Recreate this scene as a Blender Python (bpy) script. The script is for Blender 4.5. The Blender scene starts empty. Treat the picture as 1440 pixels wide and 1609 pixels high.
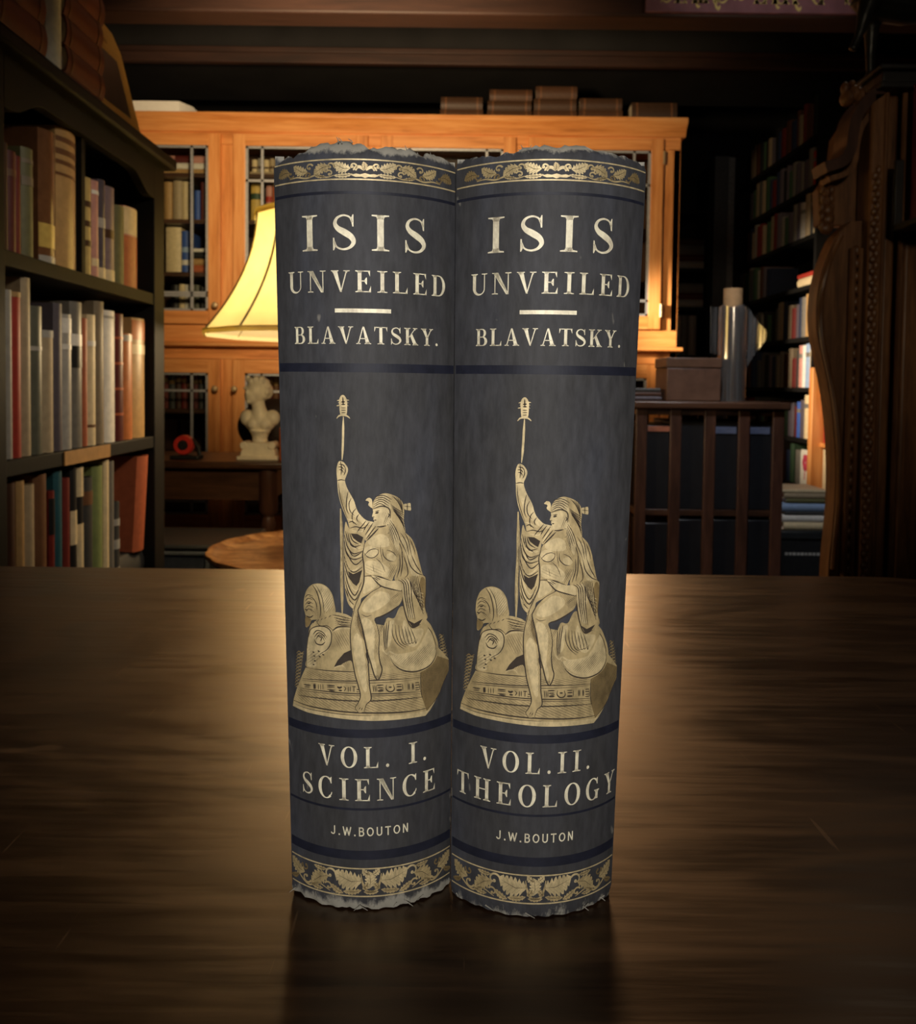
import bpy, bmesh, math, random
from mathutils import Matrix, Vector
from mathutils.geometry import tessellate_polygon

# ------------------------------------------------------------------ camera, world, lights, exposure
S = bpy.context.scene
COL = S.collection
R_ = math.radians
EYE = 0.9162
cam_d = bpy.data.cameras.new('camera')
cam_d.sensor_fit = 'AUTO'
cam_d.sensor_width = 36.0
cam_d.lens = 36.0 * 1331.0 / 1609.0
cam_d.shift_y = -148.5 / 1609.0
cam_d.clip_start = 0.01
cam_d.dof.use_dof = True
cam_d.dof.focus_distance = 0.265
cam_d.dof.aperture_fstop = 34.0
cam = bpy.data.objects.new('camera', cam_d)
COL.objects.link(cam)
cam.matrix_world = Matrix.Translation((0, 0, EYE)) @ Matrix.Rotation(R_(90 - 2.2), 4, 'X') @ Matrix.Rotation(R_(0.70), 4, 'Z')
S.camera = cam

S.view_settings.view_transform = 'Standard'
S.view_settings.look = 'None'
S.view_settings.gamma = 1.0
S.view_settings.use_curve_mapping = False
S.view_settings.exposure = 0.0

world = bpy.data.worlds.new('world')
S.world = world
world.use_nodes = True
world.node_tree.nodes['Background'].inputs[0].default_value = (0.012, 0.011, 0.012, 1)
world.node_tree.nodes['Background'].inputs[1].default_value = 0.4
try:
    S.cycles.use_denoising = True
    S.cycles.max_bounces = 7
    S.cycles.transparent_max_bounces = 16
    S.cycles.sample_clamp_indirect = 3.0
    S.cycles.caustics_reflective = False
    S.cycles.caustics_refractive = False
except Exception:
    pass

def lamp_light(name, kind, loc, energy, color, radius=0.1, aim=None, cone=None, blend=0.6, parent=None, size=None):
    d = bpy.data.lights.new(name, kind)
    d.energy = energy
    d.color = color
    if kind in ('POINT', 'SPOT'):
        d.shadow_soft_size = radius
    if kind == 'SPOT':
        d.spot_size = R_(cone)
        d.spot_blend = blend
    if kind == 'AREA':
        d.shape = 'RECTANGLE'
        d.size, d.size_y = size
    o = bpy.data.objects.new(name, d)
    COL.objects.link(o)
    o.location = loc
    if aim is not None:
        o.rotation_euler = (Vector(aim) - Vector(loc)).to_track_quat('-Z', 'Y').to_euler()
    if parent is not None:
        o.parent = parent
        o.location = Vector(loc) - parent.location
    return o

# the shop's ceiling lamps, and added fill lights that have no fixture of their own
lamp_light('spine_front_spot', 'SPOT', (0.05, -1.30, 1.36), 122.0, (1.0, 0.95, 0.90), 0.16, aim=(0.0, 0.27, 0.90), cone=17, blend=1.0)  # added spot behind the camera, kept low to light spines more than desk
lamp_light('shop_ceiling_light', 'POINT', (0.6, -1.2, 2.3), 2.0, (1.0, 0.84, 0.64), 0.15)
lamp_light('cabinet_fill_spot', 'SPOT', (0.25, -0.9, 1.55), 26.0, (1.0, 0.80, 0.55), 0.10, aim=(0.80, 1.6, 1.20), cone=28, blend=1.0)  # added fill on the carved cabinet front, no fixture
lamp_light('aisle_fill_light', 'POINT', (1.10, 2.2, 2.12), 1.6, (1.0, 0.80, 0.60), 0.10)  # added fill that lifts the sign and right side, no ceiling lamp
lamp_light('cool_ceiling_spot', 'SPOT', (0.50, 1.75, 2.15), 52.0, (0.92, 0.95, 1.0), 0.06, aim=(0.90, 2.62, 0.80), cone=54, blend=0.9)
lamp_light('case_fill_spot', 'SPOT', (0.55, 0.95, 1.75), 30.0, (1.0, 0.87, 0.68), 0.08, aim=(-0.64, 1.58, 0.94), cone=42, blend=1.0)  # added fill for the left bookcase, hangs free below the ceiling
lamp_light('hutch_fill_spot', 'SPOT', (-0.40, 2.0, 1.72), 165.0, (1.0, 0.73, 0.43), 0.12, aim=(-0.34, 4.0, 1.96), cone=92, blend=0.85)  # unseen spot added to brighten the pine bookcase
lamp_light('right_shelf_fill_spot', 'SPOT', (0.2, 3.55, 1.35), 210.0, (1.0, 0.82, 0.60), 0.05, aim=(1.72, 3.98, 1.12), cone=50, blend=0.9)  # added spot for the near-end books, no fixture stands here
lamp_light('sign_fill_spot', 'SPOT', (1.0, 1.95, 2.0), 7.0, (1.0, 0.86, 0.70), 0.05, aim=(1.03, 2.98, 2.29), cone=42, blend=0.8)  # added only to brighten the sign lettering
lamp_light('desk_glow_spot', 'SPOT', (0.32, 2.60, 1.20), 34.0, (1.0, 0.57, 0.27), 0.22, aim=(0.26, 0.72, 0.75), cone=28, blend=0.9)  # hidden behind the right book, added for the desk's warm glow; no lamp
lamp_light('side_glow_spot', 'SPOT', (-0.19, 1.62, 1.12), 8.0, (1.0, 0.58, 0.27), 0.20, aim=(-0.28, 0.64, 0.75), cone=44, blend=1.0)  # hidden behind the left book, added to widen the glow; no lamp

# ------------------------------------------------------------------ mesh helpers
class MB:
    """collects shapes in world coordinates; obj() moves them into their parent's frame"""
    def __init__(s):
        s.v, s.f, s.m = [], [], []
    def add(s, vs, fs, mi=0):
        b = len(s.v)
        s.v += [tuple(v) for v in vs]
        for f in fs:
            s.f.append(tuple(i + b for i in f)); s.m.append(mi)
        return s
    def box(s, x0, x1, y0, y1, z0, z1, mi=0):
        vs = [(x, y, z) for z in (z0, z1) for y in (y0, y1) for x in (x0, x1)]
        return s.add(vs, [(0, 2, 3, 1), (4, 5, 7, 6), (0, 1, 5, 4), (2, 6, 7, 3), (0, 4, 6, 2), (1, 3, 7, 5)], mi)
    def xbox(s, M, sx, sy, sz, mi=0):
        vs = [M @ Vector((x * sx / 2, y * sy / 2, z * sz / 2)) for z in (-1, 1) for y in (-1, 1) for x in (-1, 1)]
        return s.add(vs, [(0, 2, 3, 1), (4, 5, 7, 6), (0, 1, 5, 4), (2, 6, 7, 3), (0, 4, 6, 2), (1, 3, 7, 5)], mi)
    def prism(s, pts, a, b, axis='z', mi=0):
        """extrude a 2-D outline; axis z: pts are (x,y); y: pts are (x,z); x: pts are (y,z)"""
        def P(p, h):
            return {'z': (p[0], p[1], h), 'y': (p[0], h, p[1]), 'x': (h, p[0], p[1])}[axis]
        n = len(pts)
        vs = [P(p, a) for p in pts] + [P(p, b) for p in pts]
        fs = [(i, (i + 1) % n, n + (i + 1) % n, n + i) for i in range(n)]
        for t in tessellate_polygon([[Vector((p[0], p[1], 0)) for p in pts]]):
            fs.append(tuple(t)); fs.append(tuple(n + i for i in reversed(t)))
        return s.add(vs, fs, mi)
    def lathe(s, prof, cx, cy, n=40, mi=0, wob=None):
        vs, fs = [], []
        for k in range(n):
            a = 2 * math.pi * k / n
            q = wob(a) if wob else 1.0
            for (r, z) in prof:
                vs.append((cx + r * q * math.cos(a), cy + r * q * math.sin(a), z))
        m = len(prof)
        for k in range(n):
            k2 = (k + 1) % n
            for i in range(m - 1):
                fs.append((k * m + i, k2 * m + i, k2 * m + i + 1, k * m + i + 1))
        return s.add(vs, fs, mi)
    def tube(s, path, rad, n=10, mi=0):
        path = [Vector(p) for p in path]
        rads = rad if isinstance(rad, (list, tuple)) else [rad] * len(path)
        vs, fs = [], []
        up0 = Vector((0.13, 0.31, 0.94))
        for i, p in enumerate(path):
            t = (path[min(i + 1, len(path) - 1)] - path[max(i - 1, 0)]).normalized()
            u = t.cross(up0)
            if u.length < 1e-3: u = t.cross(Vector((1, 0, 0)))
            u.normalize(); w = t.cross(u)
            for k in range(n):
                a = 2 * math.pi * k / n
                vs.append(p + (u * math.cos(a) + w * math.sin(a)) * rads[i])
        for i in range(len(path) - 1):
            for k in range(n):
                k2 = (k + 1) % n
                fs.append((i * n + k, i * n + k2, (i + 1) * n + k2, (i + 1) * n + k))
        fs.append(tuple(range(n - 1, -1, -1))); fs.append(tuple((len(path) - 1) * n + k for k in range(n)))
        return s.add(vs, fs, mi)
    def ball(s, c, r, n=16, m=10, mi=0, M=None):
        rr = r if isinstance(r, (tuple, list)) else (r, r, r)
        vs, fs = [], []
        for j in range(m + 1):
            th = math.pi * j / m
            for k in range(n):
                a = 2 * math.pi * k / n
                v = Vector((rr[0] * math.sin(th) * math.cos(a), rr[1] * math.sin(th) * math.sin(a), rr[2] * math.cos(th)))
                if M is not None: v = M @ v
                vs.append(v + Vector(c))
        for j in range(m):
            for k in range(n):
                k2 = (k + 1) % n
                fs.append((j * n + k, (j + 1) * n + k, (j + 1) * n + k2, j * n + k2))
        return s.add(vs, fs, mi)

def obj(name, mb, mats, parent=None, smooth=35, bevel=0.0, local=False):
    me = bpy.data.meshes.new(name)
    off = Vector((0, 0, 0)) if (parent is None or local) else world_loc(parent)
    me.from_pydata([tuple(Vector(v) - off) for v in mb.v], [], mb.f)
    if not isinstance(mats, (list, tuple)): mats = [mats]
    for m in mats: me.materials.append(m)
    if len(mats) > 1: me.polygons.foreach_set('material_index', mb.m)
    bm = bmesh.new(); bm.from_mesh(me)
    bmesh.ops.remove_doubles(bm, verts=bm.verts, dist=1e-6)
    bmesh.ops.recalc_face_normals(bm, faces=bm.faces)
    bm.to_mesh(me); bm.free()
    me.update()
    if smooth:
        me.polygons.foreach_set('use_smooth', [True] * len(me.polygons))
        me.set_sharp_from_angle(angle=R_(smooth))
    o = bpy.data.objects.new(name, me)
    COL.objects.link(o)
    if parent is not None: o.parent = parent
    if bevel:
        b = o.modifiers.new('bevel', 'BEVEL'); b.width = bevel; b.segments = 2; b.limit_method = 'ANGLE'; b.angle_limit = R_(40)
        b.harden_normals = False
    return o

def world_loc(o):
    l = Vector((0, 0, 0))
    while o is not None:
        l = l + o.location; o = o.parent
    return l

def tag(o, label, cat, group=None):
    o['label'] = label; o['category'] = cat
    if group: o['group'] = group
    return o

def thing(name, label, cat, loc=(0, 0, 0), rot=(0, 0, 0), group=None):
    o = bpy.data.objects.new(name, None)
    o.empty_display_size = 0.05
    COL.objects.link(o)
    o.location = loc; o.rotation_euler = rot
    return tag(o, label, cat, group)

def struct(name, mb, m, bevel=0.0):
    o = obj(name, mb, m, None, bevel=bevel)
    o['kind'] = 'structure'
    return o

# ------------------------------------------------------------------ materials
def new_mat(name):
    m = bpy.data.materials.new(name); m.use_nodes = True
    nt = m.node_tree
    return m, nt, nt.nodes['Principled BSDF']
def N(nt, t, **kw):
    n = nt.nodes.new(t)
    for k, v in kw.items(): setattr(n, k, v)
    return n
def ramp(nt, stops):
    r = N(nt, 'ShaderNodeValToRGB')
    e = r.color_ramp.elements
    while len(e) < len(stops): e.new(0.5)
    for i, (p, c) in enumerate(stops):
        e[i].position = p; e[i].color = (c[0], c[1], c[2], 1)
    return r
def coords(nt, scale=(1, 1, 1), kind='Object', rot=(0, 0, 0)):
    t = N(nt, 'ShaderNodeTexCoord'); mp = N(nt, 'ShaderNodeMapping')
    mp.inputs['Scale'].default_value = scale
    mp.inputs['Rotation'].default_value = rot
    nt.links.new(t.outputs[kind], mp.inputs[0])
    return mp.outputs[0]
def noise(nt, vec, scale, detail=4, rough=0.55, dist=0.0):
    n = N(nt, 'ShaderNodeTexNoise')
    n.inputs['Scale'].default_value = scale; n.inputs['Detail'].default_value = detail
    n.inputs['Roughness'].default_value = rough; n.inputs['Distortion'].default_value = dist
    nt.links.new(vec, n.inputs['Vector'])
    return n
def bump(nt, src, bsdf, strength, dist=0.001):
    b = N(nt, 'ShaderNodeBump'); b.inputs['Strength'].default_value = strength; b.inputs['Distance'].default_value = dist
    nt.links.new(src, b.inputs['Height']); nt.links.new(b.outputs[0], bsdf.inputs['Normal'])

_cache = {}
def plain(rgb, rough=0.55, metal=0.0, spec=0.4, vary=0.25, scale=60, name='paint'):
    key = (tuple(rgb), rough, metal, spec, vary, scale)
    if key in _cache: return _cache[key]
    m, nt, b = new_mat(name)
    n = noise(nt, coords(nt), scale, 5)
    r = ramp(nt, [(0.25, [c * (1 - vary) for c in rgb]), (0.75, [min(1, c * (1 + vary)) for c in rgb])])
    nt.links.new(n.outputs['Fac'], r.inputs[0]); nt.links.new(r.outputs[0], b.inputs['Base Color'])
    b.inputs['Roughness'].default_value = rough; b.inputs['Metallic'].default_value = metal
    b.inputs['Specular IOR Level'].default_value = spec
    _cache[key] = m
    return m

def wood(name, c0, c1, c2, rough, grain=(2, 30, 30), scale=3.0, knots=False, coat=0.0, bumpy=0.12):
    m, nt, b = new_mat(name)
    v = coords(nt, grain)
    n1 = noise(nt, v, scale, 6, 0.6, 0.6)
    n2 = noise(nt, v, scale * 5, 3, 0.5, 0.2)
    mx = N(nt, 'ShaderNodeMath', operation='MULTIPLY_ADD')
    nt.links.new(n2.outputs['Fac'], mx.inputs[0]); mx.inputs[1].default_value = 0.35
    nt.links.new(n1.outputs['Fac'], mx.inputs[2])
    r = ramp(nt, [(0.40, c0), (0.62, c1), (0.85, c2)])
    nt.links.new(mx.outputs[0], r.inputs[0])
    out = r.outputs[0]
    if knots:
        vo = N(nt, 'ShaderNodeTexVoronoi'); vo.inputs['Scale'].default_value = 2.6
        nt.links.new(coords(nt, (1.0, 1.0, 0.55)), vo.inputs['Vector'])
        kr = ramp(nt, [(0.03, (1, 1, 1)), (0.085, (0, 0, 0))])
        nt.links.new(vo.outputs['Distance'], kr.inputs[0])
        mix = N(nt, 'ShaderNodeMix', data_type='RGBA')
        nt.links.new(kr.outputs[0], mix.inputs[0]); nt.links.new(out, mix.inputs[6])
        mix.inputs[7].default_value = (c0[0] * 0.35, c0[1] * 0.3, c0[2] * 0.3, 1)
        out = mix.outputs[2]
    nt.links.new(out, b.inputs['Base Color'])
    b.inputs['Roughness'].default_value = rough
    b.inputs['Coat Weight'].default_value = coat
    b.inputs['Coat Roughness'].default_value = 0.25
    bump(nt, n2.outputs['Fac'], b, bumpy)
    return m

PINE_V = wood('pine_upright_grain', (0.40, 0.135, 0.030), (0.66, 0.255, 0.066), (0.80, 0.37, 0.12), 0.42, (14, 14, 1.0), 2.0, True)
PINE_H = wood('pine_level_grain', (0.40, 0.135, 0.030), (0.66, 0.255, 0.066), (0.80, 0.37, 0.12), 0.42, (1.0, 14, 14), 2.0, True)
DARKWOOD = wood('dark_stained_wood', (0.022, 0.009, 0.005), (0.05, 0.022, 0.012), (0.085, 0.038, 0.02), 0.38, (1.5, 12, 12), 2.5)
DARKWOOD_V = wood('dark_stained_wood_upright', (0.022, 0.009, 0.006), (0.05, 0.021, 0.013), (0.085, 0.036, 0.022), 0.40, (12, 12, 1.5), 2.5)
CARVED = wood('old_carved_oak', (0.045, 0.018, 0.006), (0.12, 0.05, 0.018), (0.21, 0.095, 0.036), 0.45, (22, 22, 2.2), 2.5)
BEAMWOOD = wood('beam_wood', (0.014, 0.005, 0.0026), (0.028, 0.0095, 0.005), (0.044, 0.0165, 0.009), 0.6, (1.0, 10, 10), 2.0)
BLACKPAINT = plain((0.0088, 0.0078, 0.0068), 0.6, 0, 0.14, 0.2, 25, 'black_painted_wood')
BLACKWALL = plain((0.016, 0.015, 0.015), 0.8, 0, 0.2, 0.3, 4, 'dark_wall_paint')
LEAD = plain((0.45, 0.46, 0.47), 0.45, 0.6, 0.5, 0.15, 80, 'lead_came')
BRASS = plain((0.62, 0.47, 0.26), 0.35, 0.6, 0.5, 0.1, 80, 'brass')
BRONZE = plain((0.035, 0.036, 0.033), 0.35, 0.55, 0.5, 0.35, 40, 'dark_bronze')
PAPER = plain((0.56, 0.47, 0.33), 0.8, 0, 0.2, 0.18, 200, 'page_edges')
PAPER_W = plain((0.74, 0.70, 0.60), 0.8, 0, 0.2, 0.08, 200, 'pale_page_edges')
IRON = plain((0.02, 0.02, 0.021), 0.5, 0.3, 0.4, 0.2, 60, 'black_iron')

def pane_glass():
    m, nt, b = new_mat('window_glass')
    nt.nodes.remove(b)
    out = nt.nodes['Material Output']
    tr = N(nt, 'ShaderNodeBsdfTransparent'); tr.inputs[0].default_value = (0.93, 0.95, 0.93, 1)
    gl = N(nt, 'ShaderNodeBsdfGlossy'); gl.inputs['Roughness'].default_value = 0.04
    fr = N(nt, 'ShaderNodeFresnel'); fr.inputs[0].default_value = 1.45
    mx = N(nt, 'ShaderNodeMixShader')
    nt.links.new(fr.outputs[0], mx.inputs[0]); nt.links.new(tr.outputs[0], mx.inputs[1]); nt.links.new(gl.outputs[0], mx.inputs[2])
    nt.links.new(mx.outputs[0], out.inputs[0])
    return m
GLASS = pane_glass()

def film_mat():
    m, nt, b = new_mat('clear_plastic_film')
    nt.nodes.remove(b)
    out = nt.nodes['Material Output']
    tr = N(nt, 'ShaderNodeBsdfTransparent'); tr.inputs[0].default_value = (0.86, 0.84, 0.82, 1)
    gl = N(nt, 'ShaderNodeBsdfGlossy'); gl.inputs['Roughness'].default_value = 0.13
    df = N(nt, 'ShaderNodeBsdfDiffuse'); df.inputs[0].default_value = (0.55, 0.52, 0.5, 1)
    n = noise(nt, coords(nt, (90, 90, 2)), 2.0, 3)
    r = ramp(nt, [(0.40, (0.10, 0.10, 0.10)), (0.62, (0.80, 0.80, 0.80))])
    nt.links.new(n.outputs['Fac'], r.inputs[0])
    m1 = N(nt, 'ShaderNodeMixShader'); m1.inputs[0].default_value = 0.22
    nt.links.new(gl.outputs[0], m1.inputs[1]); nt.links.new(df.outputs[0], m1.inputs[2])
    mx = N(nt, 'ShaderNodeMixShader')
    nt.links.new(r.outputs[0], mx.inputs[0]); nt.links.new(tr.outputs[0], mx.inputs[1]); nt.links.new(m1.outputs[0], mx.inputs[2])
    nt.links.new(mx.outputs[0], out.inputs[0])
    return m
FILM = film_mat()

def desk_mat():
    m, nt, b = new_mat('worn_walnut_desk_top')
    fig = noise(nt, coords(nt, (1.0, 3.0, 1.0)), 2.6, 4, 0.5, 1.8)          # broad cathedral figure
    wv = N(nt, 'ShaderNodeMath', operation='MULTIPLY'); wv.inputs[1].default_value = 30.0
    nt.links.new(fig.outputs['Fac'], wv.inputs[0])
    sn = N(nt, 'ShaderNodeMath', operation='SINE'); nt.links.new(wv.outputs[0], sn.inputs[0])
    n1 = noise(nt, coords(nt, (1.0, 16.0, 1.0)), 13.0, 6, 0.65, 0.3)          # fine grain along x
    n2 = noise(nt, coords(nt), 4.0, 3, 0.5)
    a = N(nt, 'ShaderNodeMath', operation='MULTIPLY_ADD'); a.inputs[1].default_value = 0.065
    nt.links.new(sn.outputs[0], a.inputs[0]); nt.links.new(n1.outputs['Fac'], a.inputs[2])
    a2 = N(nt, 'ShaderNodeMath', operation='MULTIPLY_ADD'); a2.inputs[1].default_value = 0.5
    nt.links.new(n2.outputs['Fac'], a2.inputs[0]); nt.links.new(a.outputs[0], a2.inputs[2])
    r = ramp(nt, [(0.48, (0.006, 0.0024, 0.0011)), (0.74, (0.018, 0.0074, 0.0031)), (1.0, (0.048, 0.021, 0.009))])
    nt.links.new(a2.outputs[0], r.inputs[0])
    # pale scratches and rubbed spots with a shape of their own
    def marks(scale, rot, sc, lo, hi):
        q = noise(nt, coords(nt, scale, rot=(0, 0, rot)), sc, 2, 0.4)
        w = ramp(nt, [(lo, (0, 0, 0)), (hi, (1, 1, 1))]); nt.links.new(q.outputs['Fac'], w.inputs[0]); return w.outputs[0]
    m1 = marks((90, 6, 1), 0.5, 3.0, 0.745, 0.79); m2 = marks((70, 5, 1), -0.7, 3.3, 0.755, 0.80); m3 = marks((3, 7, 1), 0.1, 6.0, 0.74, 0.775)
    x1 = N(nt, 'ShaderNodeMath', operation='MAXIMUM'); nt.links.new(m1, x1.inputs[0]); nt.links.new(m2, x1.inputs[1])
    x2 = N(nt, 'ShaderNodeMath', operation='MAXIMUM'); nt.links.new(x1.outputs[0], x2.inputs[0]); nt.links.new(m3, x2.inputs[1])
    sm = N(nt, 'ShaderNodeMath', operation='MULTIPLY'); sm.inputs[1].default_value = 0.55
    nt.links.new(x2.outputs[0], sm.inputs[0])
    mx = N(nt, 'ShaderNodeMix', data_type='RGBA'); nt.links.new(sm.outputs[0], mx.inputs[0])
    nt.links.new(r.outputs[0], mx.inputs[6]); mx.inputs[7].default_value = (0.17, 0.10, 0.05, 1)
    nt.links.new(mx.outputs[2], b.inputs['Base Color'])
    sl = N(nt, 'ShaderNodeMapRange'); sl.inputs[1].default_value = -1.0; sl.inputs[2].default_value = 1.0; sl.inputs[3].default_value = 0.30; sl.inputs[4].default_value = 0.56
    nt.links.new(sn.outputs[0], sl.inputs[0]); nt.links.new(sl.outputs[0], b.inputs['Specular IOR Level'])
    rr = N(nt, 'ShaderNodeMapRange'); rr.inputs[1].default_value = 0.5; rr.inputs[2].default_value = 1.0; rr.inputs[3].default_value = 0.28; rr.inputs[4].default_value = 0.45
    nt.links.new(a2.outputs[0], rr.inputs[0]); nt.links.new(rr.outputs[0], b.inputs['Roughness'])
    b.inputs['IOR'].default_value = 1.85
    b.inputs['Specular Tint'].default_value = (1.0, 0.76, 0.50, 1)
    bump(nt, a2.outputs[0], b, 0.07, 0.0007)
    return m
DESKTOP = desk_mat()

def cloth_mat(name, wear_top, wear_bot):
    """dark blue-grey book cloth, rubbed pale at head and tail"""
    m, nt, b = new_mat(name)
    v = coords(nt)
    big = noise(nt, coords(nt, (1.3, 1.3, 0.35)), 26, 4, 0.6)
    fine = noise(nt, coords(nt, (1, 1, 0.3)), 420, 3, 0.6)
    r = ramp(nt, [(0.30, (0.043, 0.0415, 0.040)), (0.54, (0.053, 0.0535, 0.059)), (0.76, (0.061, 0.066, 0.083))])
    nt.links.new(big.outputs['Fac'], r.inputs[0])
    f = N(nt, 'ShaderNodeMix', data_type='RGBA', blend_type='MULTIPLY'); f.inputs[0].default_value = 1.0
    fr = ramp(nt, [(0.3, (0.78, 0.78, 0.78)), (0.7, (1.2, 1.2, 1.2))])
    nt.links.new(fine.outputs['Fac'], fr.inputs[0])
    nt.links.new(r.outputs[0], f.inputs[6]); nt.links.new(fr.outputs[0], f.inputs[7])
    sep = N(nt, 'ShaderNodeSeparateXYZ'); nt.links.new(v, sep.inputs[0])
    def edge(z0, z1, amount):
        q = N(nt, 'ShaderNodeMapRange'); q.inputs[1].default_value = z0; q.inputs[2].default_value = z1
        q.inputs[3].default_value = 0.0; q.inputs[4].default_value = amount
        nt.links.new(sep.outputs['Z'], q.inputs[0]); return q.outputs[0]
    e1 = edge(0.2335, 0.2390, wear_top); e2 = edge(0.0085, 0.0005, wear_bot)
    mxm = N(nt, 'ShaderNodeMath', operation='MAXIMUM'); nt.links.new(e1, mxm.inputs[0]); nt.links.new(e2, mxm.inputs[1])
    wn = noise(nt, coords(nt, (1, 1, 0.45)), 190, 6, 0.72)
    ad = N(nt, 'ShaderNodeMath', operation='ADD'); nt.links.new(mxm.outputs[0], ad.inputs[0]); nt.links.new(wn.outputs['Fac'], ad.inputs[1])
    wr = ramp(nt, [(0.86, (0, 0, 0)), (1.02, (1, 1, 1))]); nt.links.new(ad.outputs[0], wr.inputs[0])
    # small scuffs all over
    sp = noise(nt, coords(nt, (1, 1, 0.5)), 210, 2, 0.5); spr = ramp(nt, [(0.735, (0, 0, 0)), (0.79, (0.55, 0.55, 0.55))])
    nt.links.new(sp.outputs['Fac'], spr.inputs[0])
    tot = N(nt, 'ShaderNodeMath', operation='MAXIMUM'); nt.links.new(wr.outputs[0], tot.inputs[0]); nt.links.new(spr.outputs[0], tot.inputs[1])
    mx = N(nt, 'ShaderNodeMix', data_type='RGBA')
    nt.links.new(tot.outputs[0], mx.inputs[0]); nt.links.new(f.outputs[2], mx.inputs[6]); mx.inputs[7].default_value = (0.33, 0.31, 0.255, 1)
    nt.links.new(mx.outputs[2], b.inputs['Base Color'])
    b.inputs['Roughness'].default_value = 0.62; b.inputs['Specular IOR Level'].default_value = 0.25
    bump(nt, fine.outputs['Fac'], b, 0.25, 0.0004)
    return m

def gilt(name, rgb, rough=0.5, metal=0.25):
    m, nt, b = new_mat(name)
    n = noise(nt, coords(nt, (1, 1, 0.6)), 350, 4, 0.65)
    r = ramp(nt, [(0.28, [c * 0.62 for c in rgb]), (0.62, [min(1, c * 1.16) for c in rgb])])
    nt.links.new(n.outputs['Fac'], r.inputs[0]); nt.links.new(r.outputs[0], b.inputs['Base Color'])
    b.inputs['Roughness'].default_value = rough; b.inputs['Metallic'].default_value = metal
    return m
GOLD_D = gilt('gilt_deep', (0.27, 0.190, 0.080))
GOLD_M = gilt('gilt_middle', (0.515, 0.395, 0.195))
GOLD_L = gilt('gilt_pale', (0.665, 0.53, 0.285))
GOLD_T = gilt('gilt_lettering', (0.92, 0.80, 0.58), 0.5, 0.08)
INK = plain((0.050, 0.038, 0.028), 0.7, 0, 0.2, 0.2, 400, 'stamped_dark_line')
NAVY = plain((0.0135, 0.015, 0.026), 0.55, 0, 0.3, 0.3, 200, 'blind_stamped_navy')

# ------------------------------------------------------------------ the room
struct('floor', MB().box(-2.4, 2.15, -2.2, 5.7, -0.05, 0.0), wood('floor_boards', (0.02, 0.009, 0.005), (0.045, 0.02, 0.011), (0.07, 0.033, 0.018), 0.5, (10, 1, 1), 2.0))
struct('ceiling', MB().box(-2.4, 2.15, -2.2, 5.7, 2.75, 2.80), BLACKWALL)
struct('wall_back', MB().box(-2.4, 2.15, 5.7, 5.78, 0, 2.75), BLACKWALL)
struct('wall_front', MB().box(-2.4, 2.15, -2.28, -2.2, 0, 2.75), BLACKWALL)
struct('wall_left', MB().box(-2.48, -2.4, -2.2, 5.7, 0, 2.75), BLACKWALL)
struct('wall_right', MB().box(2.15, 2.23, -2.2, 5.7, 0, 2.75), BLACKWALL)
struct('trim_1', MB().box(-2.4, 2.15, 3.0, 3.12, 2.205, 2.75), BEAMWOOD, bevel=0.008)          # ceiling beam carrying the sign
struct('trim_2', MB().box(-2.4, 2.15, 3.92, 4.6, 2.425, 2.75), BLACKWALL)                        # bulkhead above the bookcase
struct('trim_3', MB().box(-2.4, 2.15, 3.885, 3.92, 2.362, 2.43).box(-2.4, 2.15, 3.875, 3.90, 2.405, 2.43), BEAMWOOD, bevel=0.004)
struct('trim_4', MB().box(1.575, 1.66, 5.30, 5.36, 0, 2.35), plain((0.15, 0.15, 0.152), 0.6))
struct('trim_5', MB().box(1.66, 1.80, 5.32, 5.36, 0, 2.35), plain((0.36, 0.36, 0.36), 0.6))

# ------------------------------------------------------------------ the desk
desk = thing('desk', 'dark walnut desk with worn scratched top holding the two tall books', 'desk', (-0.2, 0.27, 0))
def desk_outline():
    x0, x1, y0, y1, r = -0.92, 0.445, -0.22, 0.7485, 0.075
    pts = [(x0, y0), (x1, y0)]
    for k in range(13):
        a = R_(90 * k / 12)
        pts.append((x1 - r + r * math.cos(a), y1 - r + r * math.sin(a)))
    pts.append((x0, y1))
    return pts
obj('top', MB().prism(desk_outline(), 0.712, 0.75), DESKTOP, desk, bevel=0.004)
ap = MB().box(-0.86, 0.37, 0.655, 0.68, 0.60, 0.712).box(-0.86, 0.37, -0.16, -0.135, 0.60, 0.712).box(-0.86, -0.835, -0.135, 0.655, 0.60, 0.712).box(0.345, 0.37, -0.135, 0.655, 0.60, 0.712)
obj('apron', ap, DARKWOOD, desk, bevel=0.002)
for sx in (-0.845, 0.355):
    for sy in (-0.145, 0.665):
        obj('leg', MB().box(sx - 0.032, sx + 0.032, sy - 0.032, sy + 0.032, 0, 0.60), DARKWOOD_V, desk, bevel=0.004)

# ------------------------------------------------------------------ curved-spine artwork
class Spine:
    """a round book spine that is wider at the head; art is laid out in millimetres of arc (s) and height (z)"""
    H = 0.24; RM = 0.0362; CUT = 1.25
    def __init__(s, w0, w1, arcmax, lean=0.0):
        s.lean = lean
        s.w0, s.w1, s.arc = w0, w1, arcmax
        s.wm = (w0 + w1) / 2
        s.R = s.RM
    def k(s, z): return (s.w0 + (s.w1 - s.w0) * z / s.H) / s.wm
    def pt(s, sm, zm, off=0.0):
        """sm, zm in mm; piecewise flat between cut lines so that stacked layers never cross"""
        q = sm / s.CUT; i = math.floor(q); f = q - i
        z = zm / 1000
        def raw(a):
            k = s.k(z); ang = a * s.CUT / 1000 / s.R
            return Vector((s.lean * z + s.R * k * math.sin(ang), s.R * k * (1 - math.cos(ang)), z)), Vector((math.sin(ang), -math.cos(ang), 0))
        p0, n0 = raw(i); p1, n1 = raw(i + 1)
        return p0.lerp(p1, f) + n0.lerp(n1, f).normalized() * off

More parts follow.
